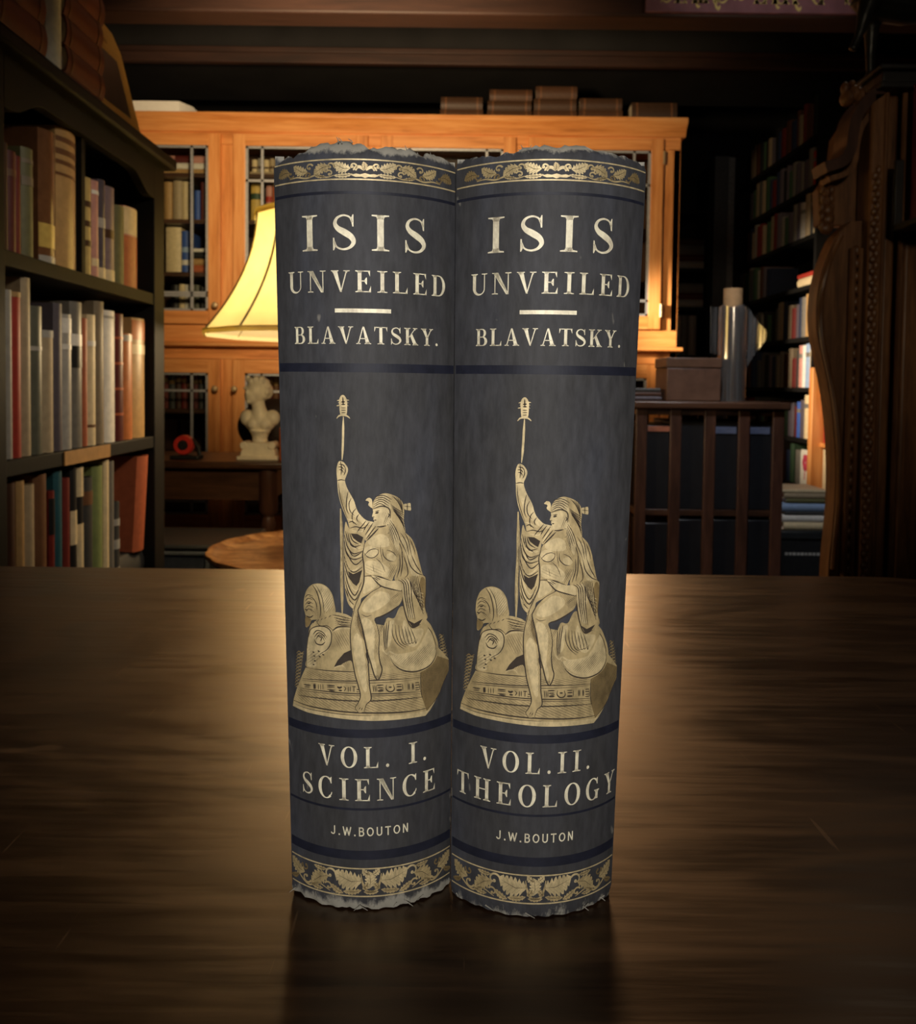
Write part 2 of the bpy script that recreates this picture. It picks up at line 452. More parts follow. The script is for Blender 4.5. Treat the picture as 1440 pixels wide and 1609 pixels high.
def catmull(pts, closed, step):
    out = []
    n = len(pts)
    rng = range(n) if closed else range(n - 1)
    for i in rng:
        if closed:
            p0, p1, p2, p3 = pts[(i - 1) % n], pts[i], pts[(i + 1) % n], pts[(i + 2) % n]
        else:
            p1, p2 = pts[i], pts[i + 1]
            p0 = pts[i - 1] if i > 0 else (2 * p1[0] - p2[0], 2 * p1[1] - p2[1])
            p3 = pts[i + 2] if i + 2 < n else (2 * p2[0] - p1[0], 2 * p2[1] - p1[1])
        d = math.hypot(p2[0] - p1[0], p2[1] - p1[1])
        m = max(1, min(8, int(d / step + 0.5)))
        for j in range(m):
            t = j / m; t2 = t * t; t3 = t2 * t
            out.append(tuple(0.5 * (2 * p1[c] + (p2[c] - p0[c]) * t + (2 * p0[c] - 5 * p1[c] + 4 * p2[c] - p3[c]) * t2 + (3 * p1[c] - p0[c] - 3 * p2[c] + p3[c]) * t3) for c in (0, 1)))
    if not closed: out.append(tuple(pts[-1]))
    return out

def ribbon(pts, w0, w1=None, taper=True):
    """list of quads along a path; widths may be a number or a list"""
    n = len(pts)
    if isinstance(w0, (list, tuple)): ws = w0
    else:
        ws = []
        for i in range(n):
            t = i / max(1, n - 1)
            ws.append(w0 * (0.35 + 0.65 * min(1, 4 * min(t, 1 - t))) if taper else w0)
    L, Rr = [], []
    for i in range(n):
        a, b = pts[max(0, i - 1)], pts[min(n - 1, i + 1)]
        dx, dy = b[0] - a[0], b[1] - a[1]
        l = math.hypot(dx, dy) or 1e-9
        nx, ny = -dy / l * ws[i] / 2, dx / l * ws[i] / 2
        L.append((pts[i][0] + nx, pts[i][1] + ny)); Rr.append((pts[i][0] - nx, pts[i][1] - ny))
    return [[L[i], L[i + 1], Rr[i + 1], Rr[i]] for i in range(n - 1)]

def hatch(poly, ang, sp, w):
    c, sn = math.cos(R_(ang)), math.sin(R_(ang))
    rot = [(x * c + y * sn, -x * sn + y * c) for x, y in poly]
    y0, y1 = min(p[1] for p in rot), max(p[1] for p in rot)
    out = []
    y = y0 + sp * 0.5
    n = len(rot)
    while y < y1:
        xs = []
        for i in range(n):
            a, b = rot[i], rot[(i + 1) % n]
            if (a[1] > y) != (b[1] > y):
                xs.append(a[0] + (y - a[1]) / (b[1] - a[1]) * (b[0] - a[0]))
        xs.sort()
        for i in range(0, len(xs) - 1, 2):
            if xs[i + 1] - xs[i] > 0.3:
                m = max(1, int((xs[i + 1] - xs[i]) / 2))
                seg = [(xs[i] + (xs[i + 1] - xs[i]) * j / m, y) for j in range(m + 1)]
                seg = [(px * c - py * sn, px * sn + py * c) for px, py in seg]
                out += ribbon(seg, w)
        y += sp
    return out

class Art:
    """flat shapes in (s,z) mm, in ordered layers, wrapped onto a spine as one mesh"""
    def __init__(s, base=0.00006):
        s.items = []; s.layer = 0; s.base = base; s.last = None
    def up(s): s.layer += 1
    def poly(s, pts, mi):
        s.items.append((s.layer, pts, mi))
    def polys(s, lst, mi):
        for q in lst: s.poly(q, mi)
    def build(s, name, mats, sp, parent):
        groups = {}
        for l, pts, mi in s.items: groups.setdefault((l, mi), []).append(pts)
        V, Fc, M = [], [], []
        for (l, mi), polys in groups.items():
            bm = bmesh.new()
            for pts in polys:
                vs = [bm.verts.new((p[0], p[1], 0)) for p in pts]
                tris = [(0, 1, 2), (0, 2, 3)] if len(pts) == 4 else tessellate_polygon([[Vector((p[0], p[1], 0)) for p in pts]])
                for t in tris:
                    try: bm.faces.new([vs[i] for i in t])
                    except Exception: pass
            if not bm.verts: bm.free(); continue
            x0 = min(v.co.x for v in bm.verts); x1 = max(v.co.x for v in bm.verts)
            i = math.ceil(x0 / sp.CUT)
            while i * sp.CUT < x1:
                geom = [e for e in bm.edges if min(e.verts[0].co.x, e.verts[1].co.x) < i * sp.CUT < max(e.verts[0].co.x, e.verts[1].co.x)]
                if geom:
                    fs = {f for e in geom for f in e.link_faces}
                    vs = {v for f in fs for v in f.verts}
                    es = {e for f in fs for e in f.edges}
                    bmesh.ops.bisect_plane(bm, geom=list(fs) + list(es) + list(vs), dist=1e-7, plane_co=(i * sp.CUT, 0, 0), plane_no=(1, 0, 0))
                i += 1
            off = s.base + 0.0000026 * l
            b = len(V)
            bm.verts.index_update()
            for v in bm.verts: V.append(sp.pt(v.co.x, v.co.y, off))
            for f in bm.faces:
                ids = [b + v.index for v in f.verts]
                # make normals point outwards (towards -y)
                a, c2, d = V[ids[0]], V[ids[1]], V[ids[2]]
                if (c2 - a).cross(d - a).y > 0: ids.reverse()
                Fc.append(ids); M.append(mi)
            bm.free()
        me = bpy.data.meshes.new(name)
        me.from_pydata([tuple(v) for v in V], [], Fc)
        for m in mats: me.materials.append(m)
        if len(mats) > 1: me.polygons.foreach_set('material_index', M)
        me.update()
        o = bpy.data.objects.new(name, me); COL.objects.link(o); o.parent = parent
        return o

# ---- lettering drawn as shapes (cap height 1)
TK, TN_ = 0.178, 0.046
def serif(x, y, hw, d, stem=TK):
    return [(x - hw, y), (x + hw, y), (x + hw, y + d * 0.034), (x + stem * 0.62, y + d * 0.055), (x + stem * 0.5, y + d * 0.12), (x - stem * 0.5, y + d * 0.12), (x - stem * 0.62, y + d * 0.055), (x - hw, y + d * 0.034)]
def bar(x0, y0, x1, y1, w):
    return ribbon([(x0, y0), (x1, y1)], w, taper=False)
def vstem(x, w=TK, y0=0.0, y1=1.0): return [[(x - w / 2, y0), (x + w / 2, y0), (x + w / 2, y1), (x - w / 2, y1)]]
def arc(cx, cy, rx, ry, a0, a1, n=28): return [(cx + rx * math.cos(R_(a0 + (a1 - a0) * i / n)), cy + ry * math.sin(R_(a0 + (a1 - a0) * i / n))) for i in range(n + 1)]
def round_stroke(cx, cy, rx, ry, a0, a1, thick=TK, thin=TN_, n=30):
    pts = arc(cx, cy, rx, ry, a0, a1, n)
    ws = [thin + (thick - thin) * abs(math.cos(R_(a0 + (a1 - a0) * i / n))) ** 1.6 for i in range(n + 1)]
    return ribbon(pts, ws)
def armser(x, y, d, h=0.24, w=0.10):
    return [[(x - w, y), (x, y), (x, y + d * h), (x - 0.028, y + d * h * 0.75), (x - w * 0.7, y + d * 0.07)]]
def glyph(c):
    P, w = [], 0.5
    if c == 'I':
        P = vstem(0.24) + [serif(0.24, 0, 0.235, 1), serif(0.24, 1, 0.235, -1)]; w = 0.48
    elif c == 'H':
        P = vstem(0.2) + vstem(0.72) + bar(0.2, 0.51, 0.72, 0.51, TN_)
        for x in (0.2, 0.72): P += [serif(x, 0, 0.2, 1), serif(x, 1, 0.2, -1)]
        w = 0.92
    elif c == 'N':
        P = vstem(0.15, TN_) + vstem(0.80, TN_) + [[(0.05, 1.0), (0.30, 1.0), (0.83, 0.0), (0.78, 0.0)][::1]] + [[(0.06, 1.0), (0.29, 1.0), (0.825, -0.01), (0.70, -0.01)]]
        P += [serif(0.15, 0, 0.15, 1, TN_), serif(0.13, 1, 0.13, -1, TN_), serif(0.80, 1, 0.15, -1, TN_)]; w = 0.95
    elif c == 'U':
        pts = [(0.19, 0.95), (0.19, 0.32)] + arc(0.47, 0.30, 0.28, 0.28, 180, 360, 20) + [(0.75, 0.95)]
        ws = [TK, TK] + [TK - (TK - TN_) * min(1, i / 13) for i in range(21)] + [TN_]
        P = ribbon(pts, ws) + [serif(0.19, 1, 0.19, -1), serif(0.75, 1, 0.15, -1, TN_)]; w = 0.90
    elif c == 'V':
        P = [[(0.07, 1.0), (0.30, 1.0), (0.52, 0.0), (0.44, 0.0)], [(0.72, 1.0), (0.78, 1.0), (0.50, 0.0), (0.45, 0.0)]]
        P += [serif(0.185, 1, 0.185, -1), serif(0.75, 1, 0.15, -1, TN_)]; w = 0.90
    elif c == 'A':
        P = [[(0.38, 1.0), (0.47, 1.0), (0.80, 0.0), (0.57, 0.0)], [(0.38, 1.0), (0.43, 1.0), (0.16, 0.0), (0.10, 0.0)]] + bar(0.21, 0.31, 0.64, 0.31, TN_)
        P += [serif(0.13, 0, 0.13, 1, TN_), serif(0.685, 0, 0.19, 1)]; w = 0.88
    elif c in 'EL':
        P = vstem(0.20) + [serif(0.20, 0, 0.20, 1), serif(0.20, 1, 0.20, -1)] + bar(0.2, 0.026, 0.70, 0.026, TN_) + armser(0.72, 0, 1, 0.30, 0.13)
        if c == 'E':
            P += bar(0.2, 0.974, 0.66, 0.974, TN_) + armser(0.68, 1, -1, 0.27, 0.12) + bar(0.25, 0.52, 0.50, 0.52, TN_) + [[(0.50, 0.36), (0.54, 0.36), (0.54, 0.68), (0.50, 0.68), (0.40, 0.52)]]
        w = 0.76
    elif c == 'T':
        P = vstem(0.40) + [serif(0.40, 0, 0.20, 1)] + bar(0.06, 0.974, 0.74, 0.974, TN_) + armser(0.78, 1, -1, 0.28, 0.12)
        P += [[(0.02, 1), (0.14, 1), (0.09, 0.93), (0.05, 0.79), (0.02, 0.72)]]; w = 0.80
    elif c == 'D':
        P = vstem(0.20) + [serif(0.18, 0, 0.18, 1), serif(0.18, 1, 0.18, -1)] + bar(0.2, 0.026, 0.42, 0.026, TN_) + bar(0.2, 0.974, 0.42, 0.974, TN_)
        P += round_stroke(0.40, 0.5, 0.36, 0.474, -90, 90); w = 0.88
    elif c == 'B':
        P = vstem(0.19) + [serif(0.17, 0, 0.17, 1), serif(0.17, 1, 0.17, -1)]
        for y in (0.026, 0.52, 0.974): P += bar(0.19, y, 0.46, y, TN_)
        P += round_stroke(0.42, 0.747, 0.20, 0.227, -90, 90, TK * 0.9) + round_stroke(0.44, 0.273, 0.25, 0.247, -90, 90); w = 0.80
    elif c == 'O':
        P = round_stroke(0.44, 0.5, 0.34, 0.485, 0, 360, n=48); w = 0.88
    elif c in 'CG':
        P = round_stroke(0.44, 0.5, 0.34, 0.485, 55, 312, n=36)
        P += [[(0.70, 0.70), (0.74, 0.70), (0.74, 1.0), (0.71, 1.0), (0.62, 0.88), (0.66, 0.80)]]
        if c == 'C': P += ribbon([(0.66, 0.14), (0.72, 0.22), (0.745, 0.31)], [0.05, 0.05, 0.035]); w = 0.82
        else: P += vstem(0.70, TK * 0.9, 0.03, 0.42) + [serif(0.70, 0.44, 0.17, -1)]; w = 0.90
    elif c == 'S':
        pts = catmull([(0.57, 0.78), (0.50, 0.92), (0.33, 0.972), (0.16, 0.90), (0.10, 0.75), (0.18, 0.61), (0.36, 0.50), (0.54, 0.37), (0.60, 0.22), (0.50, 0.08), (0.32, 0.028), (0.15, 0.09), (0.07, 0.25)], False, 0.03)
        n = len(pts); ws = []
        for i in range(n):
            t = i / (n - 1)
            ws.append(TN_ + (TK * 1.02 - TN_) * math.exp(-((t - 0.5) / 0.20) ** 2))
        P = ribbon(pts, ws)
        P += [[(0.57, 0.66), (0.605, 0.66), (0.605, 1.0), (0.58, 1.0), (0.53, 0.88), (0.55, 0.78)], [(0.04, 0.0), (0.065, 0.0), (0.12, 0.12), (0.09, 0.22), (0.075, 0.35), (0.04, 0.35)]]; w = 0.68
    elif c == 'K':
        P = vstem(0.20) + [serif(0.20, 0, 0.20, 1), serif(0.20, 1, 0.20, -1)] + bar(0.26, 0.40, 0.70, 0.97, TN_) + [[(0.36, 0.56), (0.48, 0.70), (0.84, 0.0), (0.60, 0.0)]]
        P += [serif(0.70, 1, 0.15, -1, TN_), serif(0.72, 0, 0.19, 1)]; w = 0.92
    elif c == 'Y':
        P = [[(0.08, 1.0), (0.31, 1.0), (0.50, 0.48), (0.34, 0.48)], [(0.70, 1.0), (0.76, 1.0), (0.50, 0.46), (0.44, 0.50)]] + vstem(0.43, TK, 0, 0.52)
        P += [serif(0.43, 0, 0.20, 1), serif(0.195, 1, 0.19, -1), serif(0.73, 1, 0.14, -1, TN_)]; w = 0.86
    elif c == '.':
        P = [arc(0.12, 0.085, 0.085, 0.085, 0, 330, 11)]; w = 0.24
    elif c == ' ': w = 0.35
    return P, w
def sans(c):
    t = 0.135
    S_ = lambda pts: ribbon(pts, [t] * len(pts))
    if c == 'J': return S_([(0.50, 1), (0.50, 0.3)] + arc(0.30, 0.28, 0.20, 0.20, 0, -170, 10)), 0.66
    if c == 'W': return S_([(0.05, 1), (0.28, 0.03)]) + S_([(0.28, 0.03), (0.5, 0.95)]) + S_([(0.5, 0.95), (0.72, 0.03)]) + S_([(0.72, 0.03), (0.95, 1)]), 1.0
    if c == 'B': return S_([(0.12, 0), (0.12, 1)]) + S_([(0.1, 0.93), (0.36, 0.93)] + arc(0.36, 0.73, 0.2, 0.2, 90, -90, 8) + [(0.1, 0.53)]) + S_([(0.36, 0.53)] + arc(0.38, 0.3, 0.22, 0.23, 90, -90, 8) + [(0.1, 0.07)]), 0.68
    if c == 'O': return S_(arc(0.40, 0.5, 0.32, 0.42, 0, 360, 26)), 0.80
    if c == 'U': return S_([(0.12, 1), (0.12, 0.35)] + arc(0.37, 0.33, 0.25, 0.25, 180, 360, 10) + [(0.62, 1)]), 0.74
    if c == 'T': return S_([(0.02, 0.92), (0.68, 0.92)]) + S_([(0.35, 0), (0.35, 1)]), 0.70
    if c == 'N': return S_([(0.12, 0), (0.12, 1)]) + S_([(0.12, 0.98), (0.60, 0.02)]) + S_([(0.60, 0), (0.60, 1)]), 0.72
    if c == '.': return [[(0.05, 0), (0.22, 0), (0.22, 0.18), (0.05, 0.18)]], 0.28
    return [], 0.3
def lay_text(art, txt, s0, s1, z, cap, fn=glyph, mi=0, hscale=1.0):
    gl = [fn(c) for c in txt]
    tot = sum(w for _, w in gl) * cap * hscale
    gap = ((s1 - s0) - tot) / max(1, len(txt) - 1)
    x = s0
    for P, w in gl:
        for q in P: art.poly([(x + p[0] * cap * hscale, z + p[1] * cap) for p in q], mi)
        x += w * cap * hscale + gap

FIGURE = """L|0|-26.1 79.8 -24.8 80.7 -23.9 80.2 -22.7 81|0.34
L|1|-25.7 79.6 -22.8 80.3|0.22
L|0|-26.2 78.7 -24.9 79.6 -24 79.2 -22.9 80|0.34
L|1|-25.8 78.5 -23.1 79.2|0.22
L|0|-26.4 77.6 -25.1 78.5 -24.2 78.1 -23.2 78.9|0.34
L|1|-25.9 77.4 -23.3 78.1|0.22
L|0|-26.5 76.6 -25.3 77.4 -24.4 77 -23.4 77.8|0.34
L|1|-26 76.3 -23.6 77|0.22
L|0|-26.6 75.5 -25.5 76.3 -24.6 75.9 -23.6 76.6|0.34
L|1|-26.2 75.3 -23.8 75.9|0.22
L|0|-26.7 74.4 -25.7 75.2 -24.8 74.8 -23.9 75.6|0.34
L|1|-26.3 74.2 -24.1 74.8|0.22
L|0|-26.8 73.3 -25.8 74.1 -24.9 73.7 -24.1 74.4|0.34
L|1|-26.4 73.1 -24.3 73.7|0.22
L|0|-26.9 72.2 -26 73 -25.1 72.6 -24.4 73.3|0.34
L|1|-26.5 72 -24.6 72.6|0.22
L|0|-27 71.1 -26.2 71.9 -25.3 71.5 -24.6 72.2|0.34
L|1|-26.6 70.9 -24.8 71.5|0.22
L|0|-27.1 70 -26.4 70.8 -25.5 70.4 -24.9 71.1|0.34
L|1|-26.7 69.8 -25.1 70.4|0.22
L|0|-27.2 69 -26.6 69.7 -25.7 69.3 -25.2 70|0.34
L|1|-26.8 68.8 -25.4 69.2|0.22
L|0|24.2 85 24.7 85.4 25.9 84.6 26.3 85.1|0.34
L|1|24.7 84.6 26.1 84.5|0.22
L|0|24.3 84 25 84.4 26.1 83.6 26.7 84.1|0.34
L|1|24.8 83.6 26.5 83.4|0.22
L|0|24.3 83 25.2 83.4 26.3 82.6 27.1 83|0.34
L|1|24.8 82.6 26.9 82.4|0.22
L|0|24.4 82 25.4 82.4 26.6 81.6 27.5 82|0.34
L|1|24.9 81.6 27.3 81.3|0.22
L|0|24.5 81.1 25.6 81.4 26.8 80.6 27.8 81|0.34
L|1|25 80.7 27.6 80.3|0.22
L|0|24.5 80.1 25.8 80.4 26.9 79.6 28.1 79.9|0.34
L|1|25 79.7 27.9 79.3|0.22
L|0|24.6 79.1 25.9 79.5 27.1 78.6 28.4 78.9|0.34
L|1|25.1 78.7 28.2 78.2|0.22
L|0|24.7 78.2 26 78.5 27.2 77.6 28.6 77.9|0.34
L|1|25.2 77.8 28.4 77.2|0.22
L|0|24.7 77.2 26.2 77.5 27.4 76.6 28.8 76.9|0.34
L|1|25.2 76.8 28.6 76.2|0.22
L|0|24.8 76.2 26.3 76.5 27.5 75.6 29 75.9|0.34
L|1|25.3 75.8 28.8 75.2|0.22
L|0|24.9 75.2 26.4 75.5 27.6 74.6 29.1 74.9|0.34
L|1|25.4 74.8 28.9 74.2|0.22
p|1|-28.5 62.2 -28 64.4 -26.4 68.1 -24 72.7 -22.1 76 -5.4 76.5 4.8 77 23.5 79.1 24 81.3 29 76.4 29.1 72.5 26.5 69.2 23.8 65.2 20.8 61.8 18.8 60.2 14.6 60.4 8.2 60.6 0.4 60.8 -7.3 61.2 -15.3 61.5 -21.9 61.6|0
p|0|16.9 74.5 23.5 78.7 29 76.2 29.1 72.7 26.5 69.4 23.8 65.4 19.3 61.6 17.1 67.2|0
p|2|-28.4 62.3 -28.1 63.5 -21.9 63 -15.3 62.9 -7.3 62.7 0.3 62.4 8.2 62.1 14.5 61.9 19.2 61.7 20.8 61.8 18.8 60.2 14.6 60.4 8.2 60.6 0.4 60.8 -7.3 61.2 -15.3 61.5 -21.9 61.6|0
H|3|16.9 74.5 23.5 78.7 29 76.2 29.1 72.7 26.5 69.4 23.8 65.4 19.3 61.6 17.1 67.2|70 0.55 0.16
H|3|-28 64.8 -25.4 68.9 -3.7 69 17 67.8 18.7 62.4 8.1 62.6 -3.5 63.5 -15.3 63.4|-25 0.75 0.1
H|3|-22.6 74.9 -5.4 76.2 17.1 75.2 17.2 73.3 -4.6 73.6 -23.5 72.2|-15 0.6 0.1
L|3|-22.1 76 -15.6 76.1 -5.4 76.4 4.8 76.7 11.7 75.6 17.1 75.4|0.3
L|3|-23.5 72.1 -15.5 72.9 -4.6 73.4 3.8 73.6 17 73|0.26
L|3|-23.8 71.5 -15.5 72.3 -4.5 72.8 17 72.6|0.16
L|3|-24.6 68.9 -15.4 69.4 -3.7 69.4 7.9 69.1 17 68.4|0.26
L|3|-25 68.2 -15.4 68.8 -3.7 68.8 7.9 68.5 17.1 67.8|0.16
L|3|-25.6 66.4 -15.4 67 -3.6 67.1 8 67 17.8 66.5|0.3
L|3|-28.1 64.2 -21.9 63.8 -15.3 63.7 -7.4 63.5 0.3 63.3 8.1 62.9 14.5 62.6 19.2 62.5|0.34
L|3|-28.2 63.2 -21.9 62.8 -15.3 62.8 -7.3 62.6 0.3 62.4|0.16
L|3|16.9 74.5 17 69.2 17.5 66.4|0.22
L|3|19.2 61.7 23.8 65.3 26.5 69.3 29.1 72.7|0.2
L|3|-23.2 70.3 -20.2 70.6|0.28
L|3|-23 69.6 -20.6 69.8|0.2
L|3|-22.5 70 -20.4 70.2|0.14
L|3|-19.1 71.3 -19 69.5|0.26
L|3|-18.8 71.4 -18.7 69.5|0.26
L|3|-18.5 71.4 -18.4 69.6|0.26
L|3|-17.3 71.4 -17.3 69.6|0.18
L|3|-16.5 71.5 -16.4 69.7|0.18
L|3|-15.6 71.6 -15.6 69.8|0.18
L|3|-14.2 71.4 -11.4 71.5|0.32
L|3|-14.2 70.9 -11.4 71|0.22
L|3|-14.1 70.1 -11.3 70.2|0.22
L|3|-13.6 69.8 -11.4 69.8|0.26
L|3|-10.7 71.3 -9.9 71 -9 71.4|0.5
L|3|-10.2 70.2 -9 70.2|0.4
L|3|-8.6 71.6 -7.8 71 -8.4 70|0.22
L|3|-7 71.6 -7 69.9|0.22
L|3|-6.4 71.7 -6.4 70|0.22
L|3|-5.8 71.6 -4.5 71.6|0.26
L|3|-5.2 71.5 -5.2 69.9|0.22
L|3|-4.3 70.8 -3.5 70.7|0.3
L|3|-4.5 70 -3.5 70|0.22
L|3|0.9 72.1 1.2 69.9|0.22
L|3|1.4 72.1 1.8 69.9|0.22
L|3|2 72 4.3 72|0.3
L|3|2.3 71.2 4.2 71.2|0.26
L|3|2.9 70.7 4.4 70.7|0.22
L|3|2.4 70.2 4.3 70.2|0.42
L|3|2 72 2.1 70|0.18
L|3|5.2 72 5.1 70.7 6 69.8 7.2 69.8 7.8 70.5 7.4 71.9|0.3
L|3|5.9 71.2 7 71.1|0.42
L|3|8.3 71.8 10.3 71.7|0.24
L|3|8.5 71.1 10.3 71|0.32
L|3|8.4 70 10.4 69.9|0.46
L|3|10.5 71.8 10.6 69.7|0.18
L|3|12.4 71.7 12.5 69.6|0.24
L|3|12.8 71.7 12.9 69.6|0.24
L|3|13.9 71.6 14 69.4|0.24
L|3|14.2 71.5 14.4 69.4|0.24
L|3|14.8 71.5 16.4 71.4|0.22
L|3|14.8 70.8 16.5 70.6|0.22
L|3|14.9 69.9 16.5 69.8|0.22
L|3|14.9 69.2 16.6 69.1|0.22
L|3|16.3 71.3 16.6 69|0.18
P|1|-21.8 76.2 -21.7 78.9 -21.5 81.6 -20.9 85.9 -19.9 89.5 -17.7 91.5 -14.1 93.5 -11 94.8 -7.3 94.3 -4.3 93 5.1 90.8 15.4 90.5 19.4 90.6 22.2 86.6 24 82.1 23.5 78.7 21 76.1 16.4 74.6 12.2 75.5 -5.4 76.4 -15.6 76.2|0
P|2|-20.9 85.1 -19.6 88.4 -16.2 90 -12.6 89.3 -12.4 86.4 -13.7 82.5 -17.7 79.6 -18.1 76.9 -21.4 76.7 -21.5 80.5|0
P|2|11.5 81.1 15.8 83.3 19.8 88.1 22.1 83.5 22.9 80 20.4 76.4 16.1 75.5 11.7 76.6 8.7 78.3 6.6 81.1|0
p|3|-11.6 77.5 -10.4 79.6 -8.2 82.1 -5.9 83.2 -5.7 81 -5.6 78 -6.9 77.1 -8.5 78.2 -10.4 77.9|0
P|1|-10 77.6 -8.1 79.1 -6 79.8 -5.6 77.6 -6.9 76.8 -8.8 77.2|0
H|3|-11.6 77.5 -10.4 79.6 -8.2 82.1 -5.9 83.2 -5.6 78.8 -8.5 78.2|60 0.5 0.1
L|2|-11.6 77 -10.6 77.7 -8.9 78.1 -8.1 77.6 -7.7 76.9|0.3
H|3|6.6 81.8 11.5 80.4 16.3 81.7 20 83.5 21.9 81.6 20.4 77.7 15.6 76.5 10.4 77.8|40 0.6 0.12
H|3|-11.8 88.7 -6.1 89.7 -5.8 84 -9 83 -10.9 84.3|-60 0.7 0.1
H|3|-11.2 94.4 -5.8 93.3 -6 91 -11.1 90.6|20 0.55 0.14
H|3|-21.5 82.8 -18.2 81.8 -14.5 82.4 -18.1 77.3 -21.4 76.9|35 0.8 0.1
L|3|-20.7 85.9 -19.6 88.6 -16.7 89.9 -13.8 89.7 -12.4 88.2 -12.5 85.2 -13.9 82.8 -16.5 81.1|0.26
L|3|-18.9 87 -17.4 88.4 -15.4 88.1 -13.9 86.6|0.26
L|3|-18.4 86.2 -17 87.7 -15.5 87.4 -14.3 86|0.26
L|3|-17.9 85.5 -16.7 87.1 -15.7 86.8 -14.7 85.4|0.26
L|3|-18.5 85.5 -17.6 84.2 -15.7 84.1 -14.5 85.2|0.3
L|3|-17.4 86.8 -15.8 86.3 -16.2 85.1|0.3
L|3|-15.8 87.4 -14.6 86.9|0.3
L|3|-19.3 81.4 -18.5 81.3|0.42
L|3|-17.3 82 -16.5 81.8|0.42
L|3|-19 80.2 -18.2 80.1|0.42
L|3|-17 80.3 -16.2 80.2|0.42
L|3|-18.8 78.7 -18 78.6|0.42
L|3|-15.7 81.1 -14.9 80.9|0.42
L|3|-19.3 77.4 -18.6 77.4|0.42
L|3|-12 88.8 -10.3 90.1 -8 90.5 -6 90.4|0.34
L|2|-11.9 88.4 -10.3 89.5 -8 89.9 -6 89.9|0.3
L|3|-17.7 91.5 -16.2 90 -13.8 90.3 -11.8 89.1|0.2
L|3|-11.9 93.9 -9.6 93.7 -5.8 92.9|0.2
L|3|-11.4 93.1 -9.6 92.8 -5.8 92.3|0.2
L|3|-10.8 92.4 -9.6 91.9 -5.8 91.6|0.2
L|3|-10.2 91.6 -9.5 91 -5.8 91|0.2
L|3|-18.8 90.5 -18 91.7|0.16
L|3|-17.4 91.1 -16.5 92.2|0.16
L|3|-16 91.8 -15 92.8|0.16
L|3|-14.6 92.4 -13.6 93.4|0.16
L|3|-13.2 93 -12.2 93.9|0.16
L|3|6.3 80.9 7.7 78.4 10 76.4 13.5 75.3 16.6 75.2 20.4 76.2 22.7 78.5 23.2 81.4|0.3
L|2|5.9 81.7 7.5 78.8 10 76.9 13.4 75.8 16.6 75.7 20.2 76.8 21.9 79|0.42
L|3|18.7 89.7 21.1 86.7 22.7 83 22.7 80.8|0.2
L|3|-21.8 76.2 -21.6 81.2 -20.8 86.1 -19.7 89.5|0.2
P|1|-19.4 91.4 -20.7 89.3 -21.7 89 -21.9 91 -21.7 92.6 -22.3 94.6 -22.4 95.9 -22 98.6 -20.7 101.3 -18.4 103 -15.7 103.4 -13.3 102.4 -11.8 100.3 -11.2 97.7 -10.9 94.8 -13.1 93.4 -16.3 92.1|0
P|2|-18.2 102.7 -15.7 103.2 -13.5 102.3 -12 99.9 -11.8 96.9 -14.3 94.8 -15.8 98.3 -17.1 101.2|0
P|0|-21.7 92.2 -19.5 91.6 -20.5 89.4 -21.7 89.2|0
L|3|-18.8 102.7 -17.3 100.8 -16.3 97.9 -15.9 94.6 -16.3 92.6|0.28
L|3|-17.5 102.8 -15.8 100.2 -15 97.3 -14.7 94|0.2
L|3|-21.8 98.3 -20.5 99.4 -18.5 99.1|0.18
L|3|-21.8 97.1 -20.4 98.3 -18.5 97.9|0.18
L|3|-21.8 96 -20.4 97.2 -18.5 96.7|0.18
L|3|-21.7 94.9 -20.4 96 -18.4 95.5|0.18
L|3|-21.7 93.7 -20.4 94.9 -18.4 94.3|0.18
L|3|-20.2 98.9 -18.7 98.5 -17.5 97 -17.2 94.8|0.24
L|3|-20.9 96.5 -19.6 96.9|0.35
L|3|-22 94.6 -20.8 94.4|0.3
L|3|-21.7 92.6 -19.9 92.3 -18.6 93.1|0.3
H|3|-16.1 101.7 -13.7 101.9 -11.8 99.5 -11.3 95.5 -14.3 94|55 0.6 0.12
H|3|-21.1 95.7 -16.8 96.3 -16.7 93 -21 92.7|-40 0.5 0.12
L|1|-8.7 127.3 -8.5 121.4 -8.4 112.5 -8.6 107.2 -8.6 99.8 -8.6 94.4|0.95
L|2|-8.8 126.5 -8.6 119.5 -8.6 112.5 -8.8 107.2 -8.9 99.8 -8.8 94.9|0.22
L|3|-8.4 126.6 -8.2 119.6 -8.2 112.5 -8.2 107.2 -8.3 99.8|0.14
L|2|-7.4 155.8 -7.5 152.7 -7.6 149 -7.8 145 -8 142.4|0.62
P|2|-8.6 158.9 -8.7 160.7 -8.2 162.1 -7.5 162.5 -6.8 162.1 -6.2 160.7 -6.2 158.9 -6.5 156.3 -8.2 156.2|0
L|3|-7.5 161.9 -7.4 159.6|0.3
L|3|-8 160.3 -6.8 160.4|0.4
L|3|-8 159.6 -6.8 159.6|0.34
L|3|-8.1 158.5 -6.6 158.5|0.2
L|3|-8.1 157.8 -6.6 157.8|0.2
L|3|-8 157 -6.7 157.1|0.2
L|2|-9.3 160.7 -8.2 161|0.3
L|2|-6.7 161 -5.6 160.9|0.3
L|2|-9.5 159.1 -8.5 159.3|0.34
L|2|-6.4 159.4 -5.8 159.1|0.3
L|2|-9 160.1 -8.6 160.1|0.24
L|2|-6.2 160.1 -5.8 160.1|0.24
L|2|-9.5 155.2 -8.8 156 -7.5 156.3 -6.2 156 -5.4 155.3|0.5
P|1|-7.1 123.3 -6.2 121.5 -4.1 120.1 -1.5 118.9 -1.6 115 -1.7 112.8 -1.5 111.2 -1.5 105.7 -2.5 101.2 -4.4 96.7 -5.4 96.3 -6.9 98.4 -7.7 103.5 -7.7 111 -7.7 112.6 -7.6 119.6|0
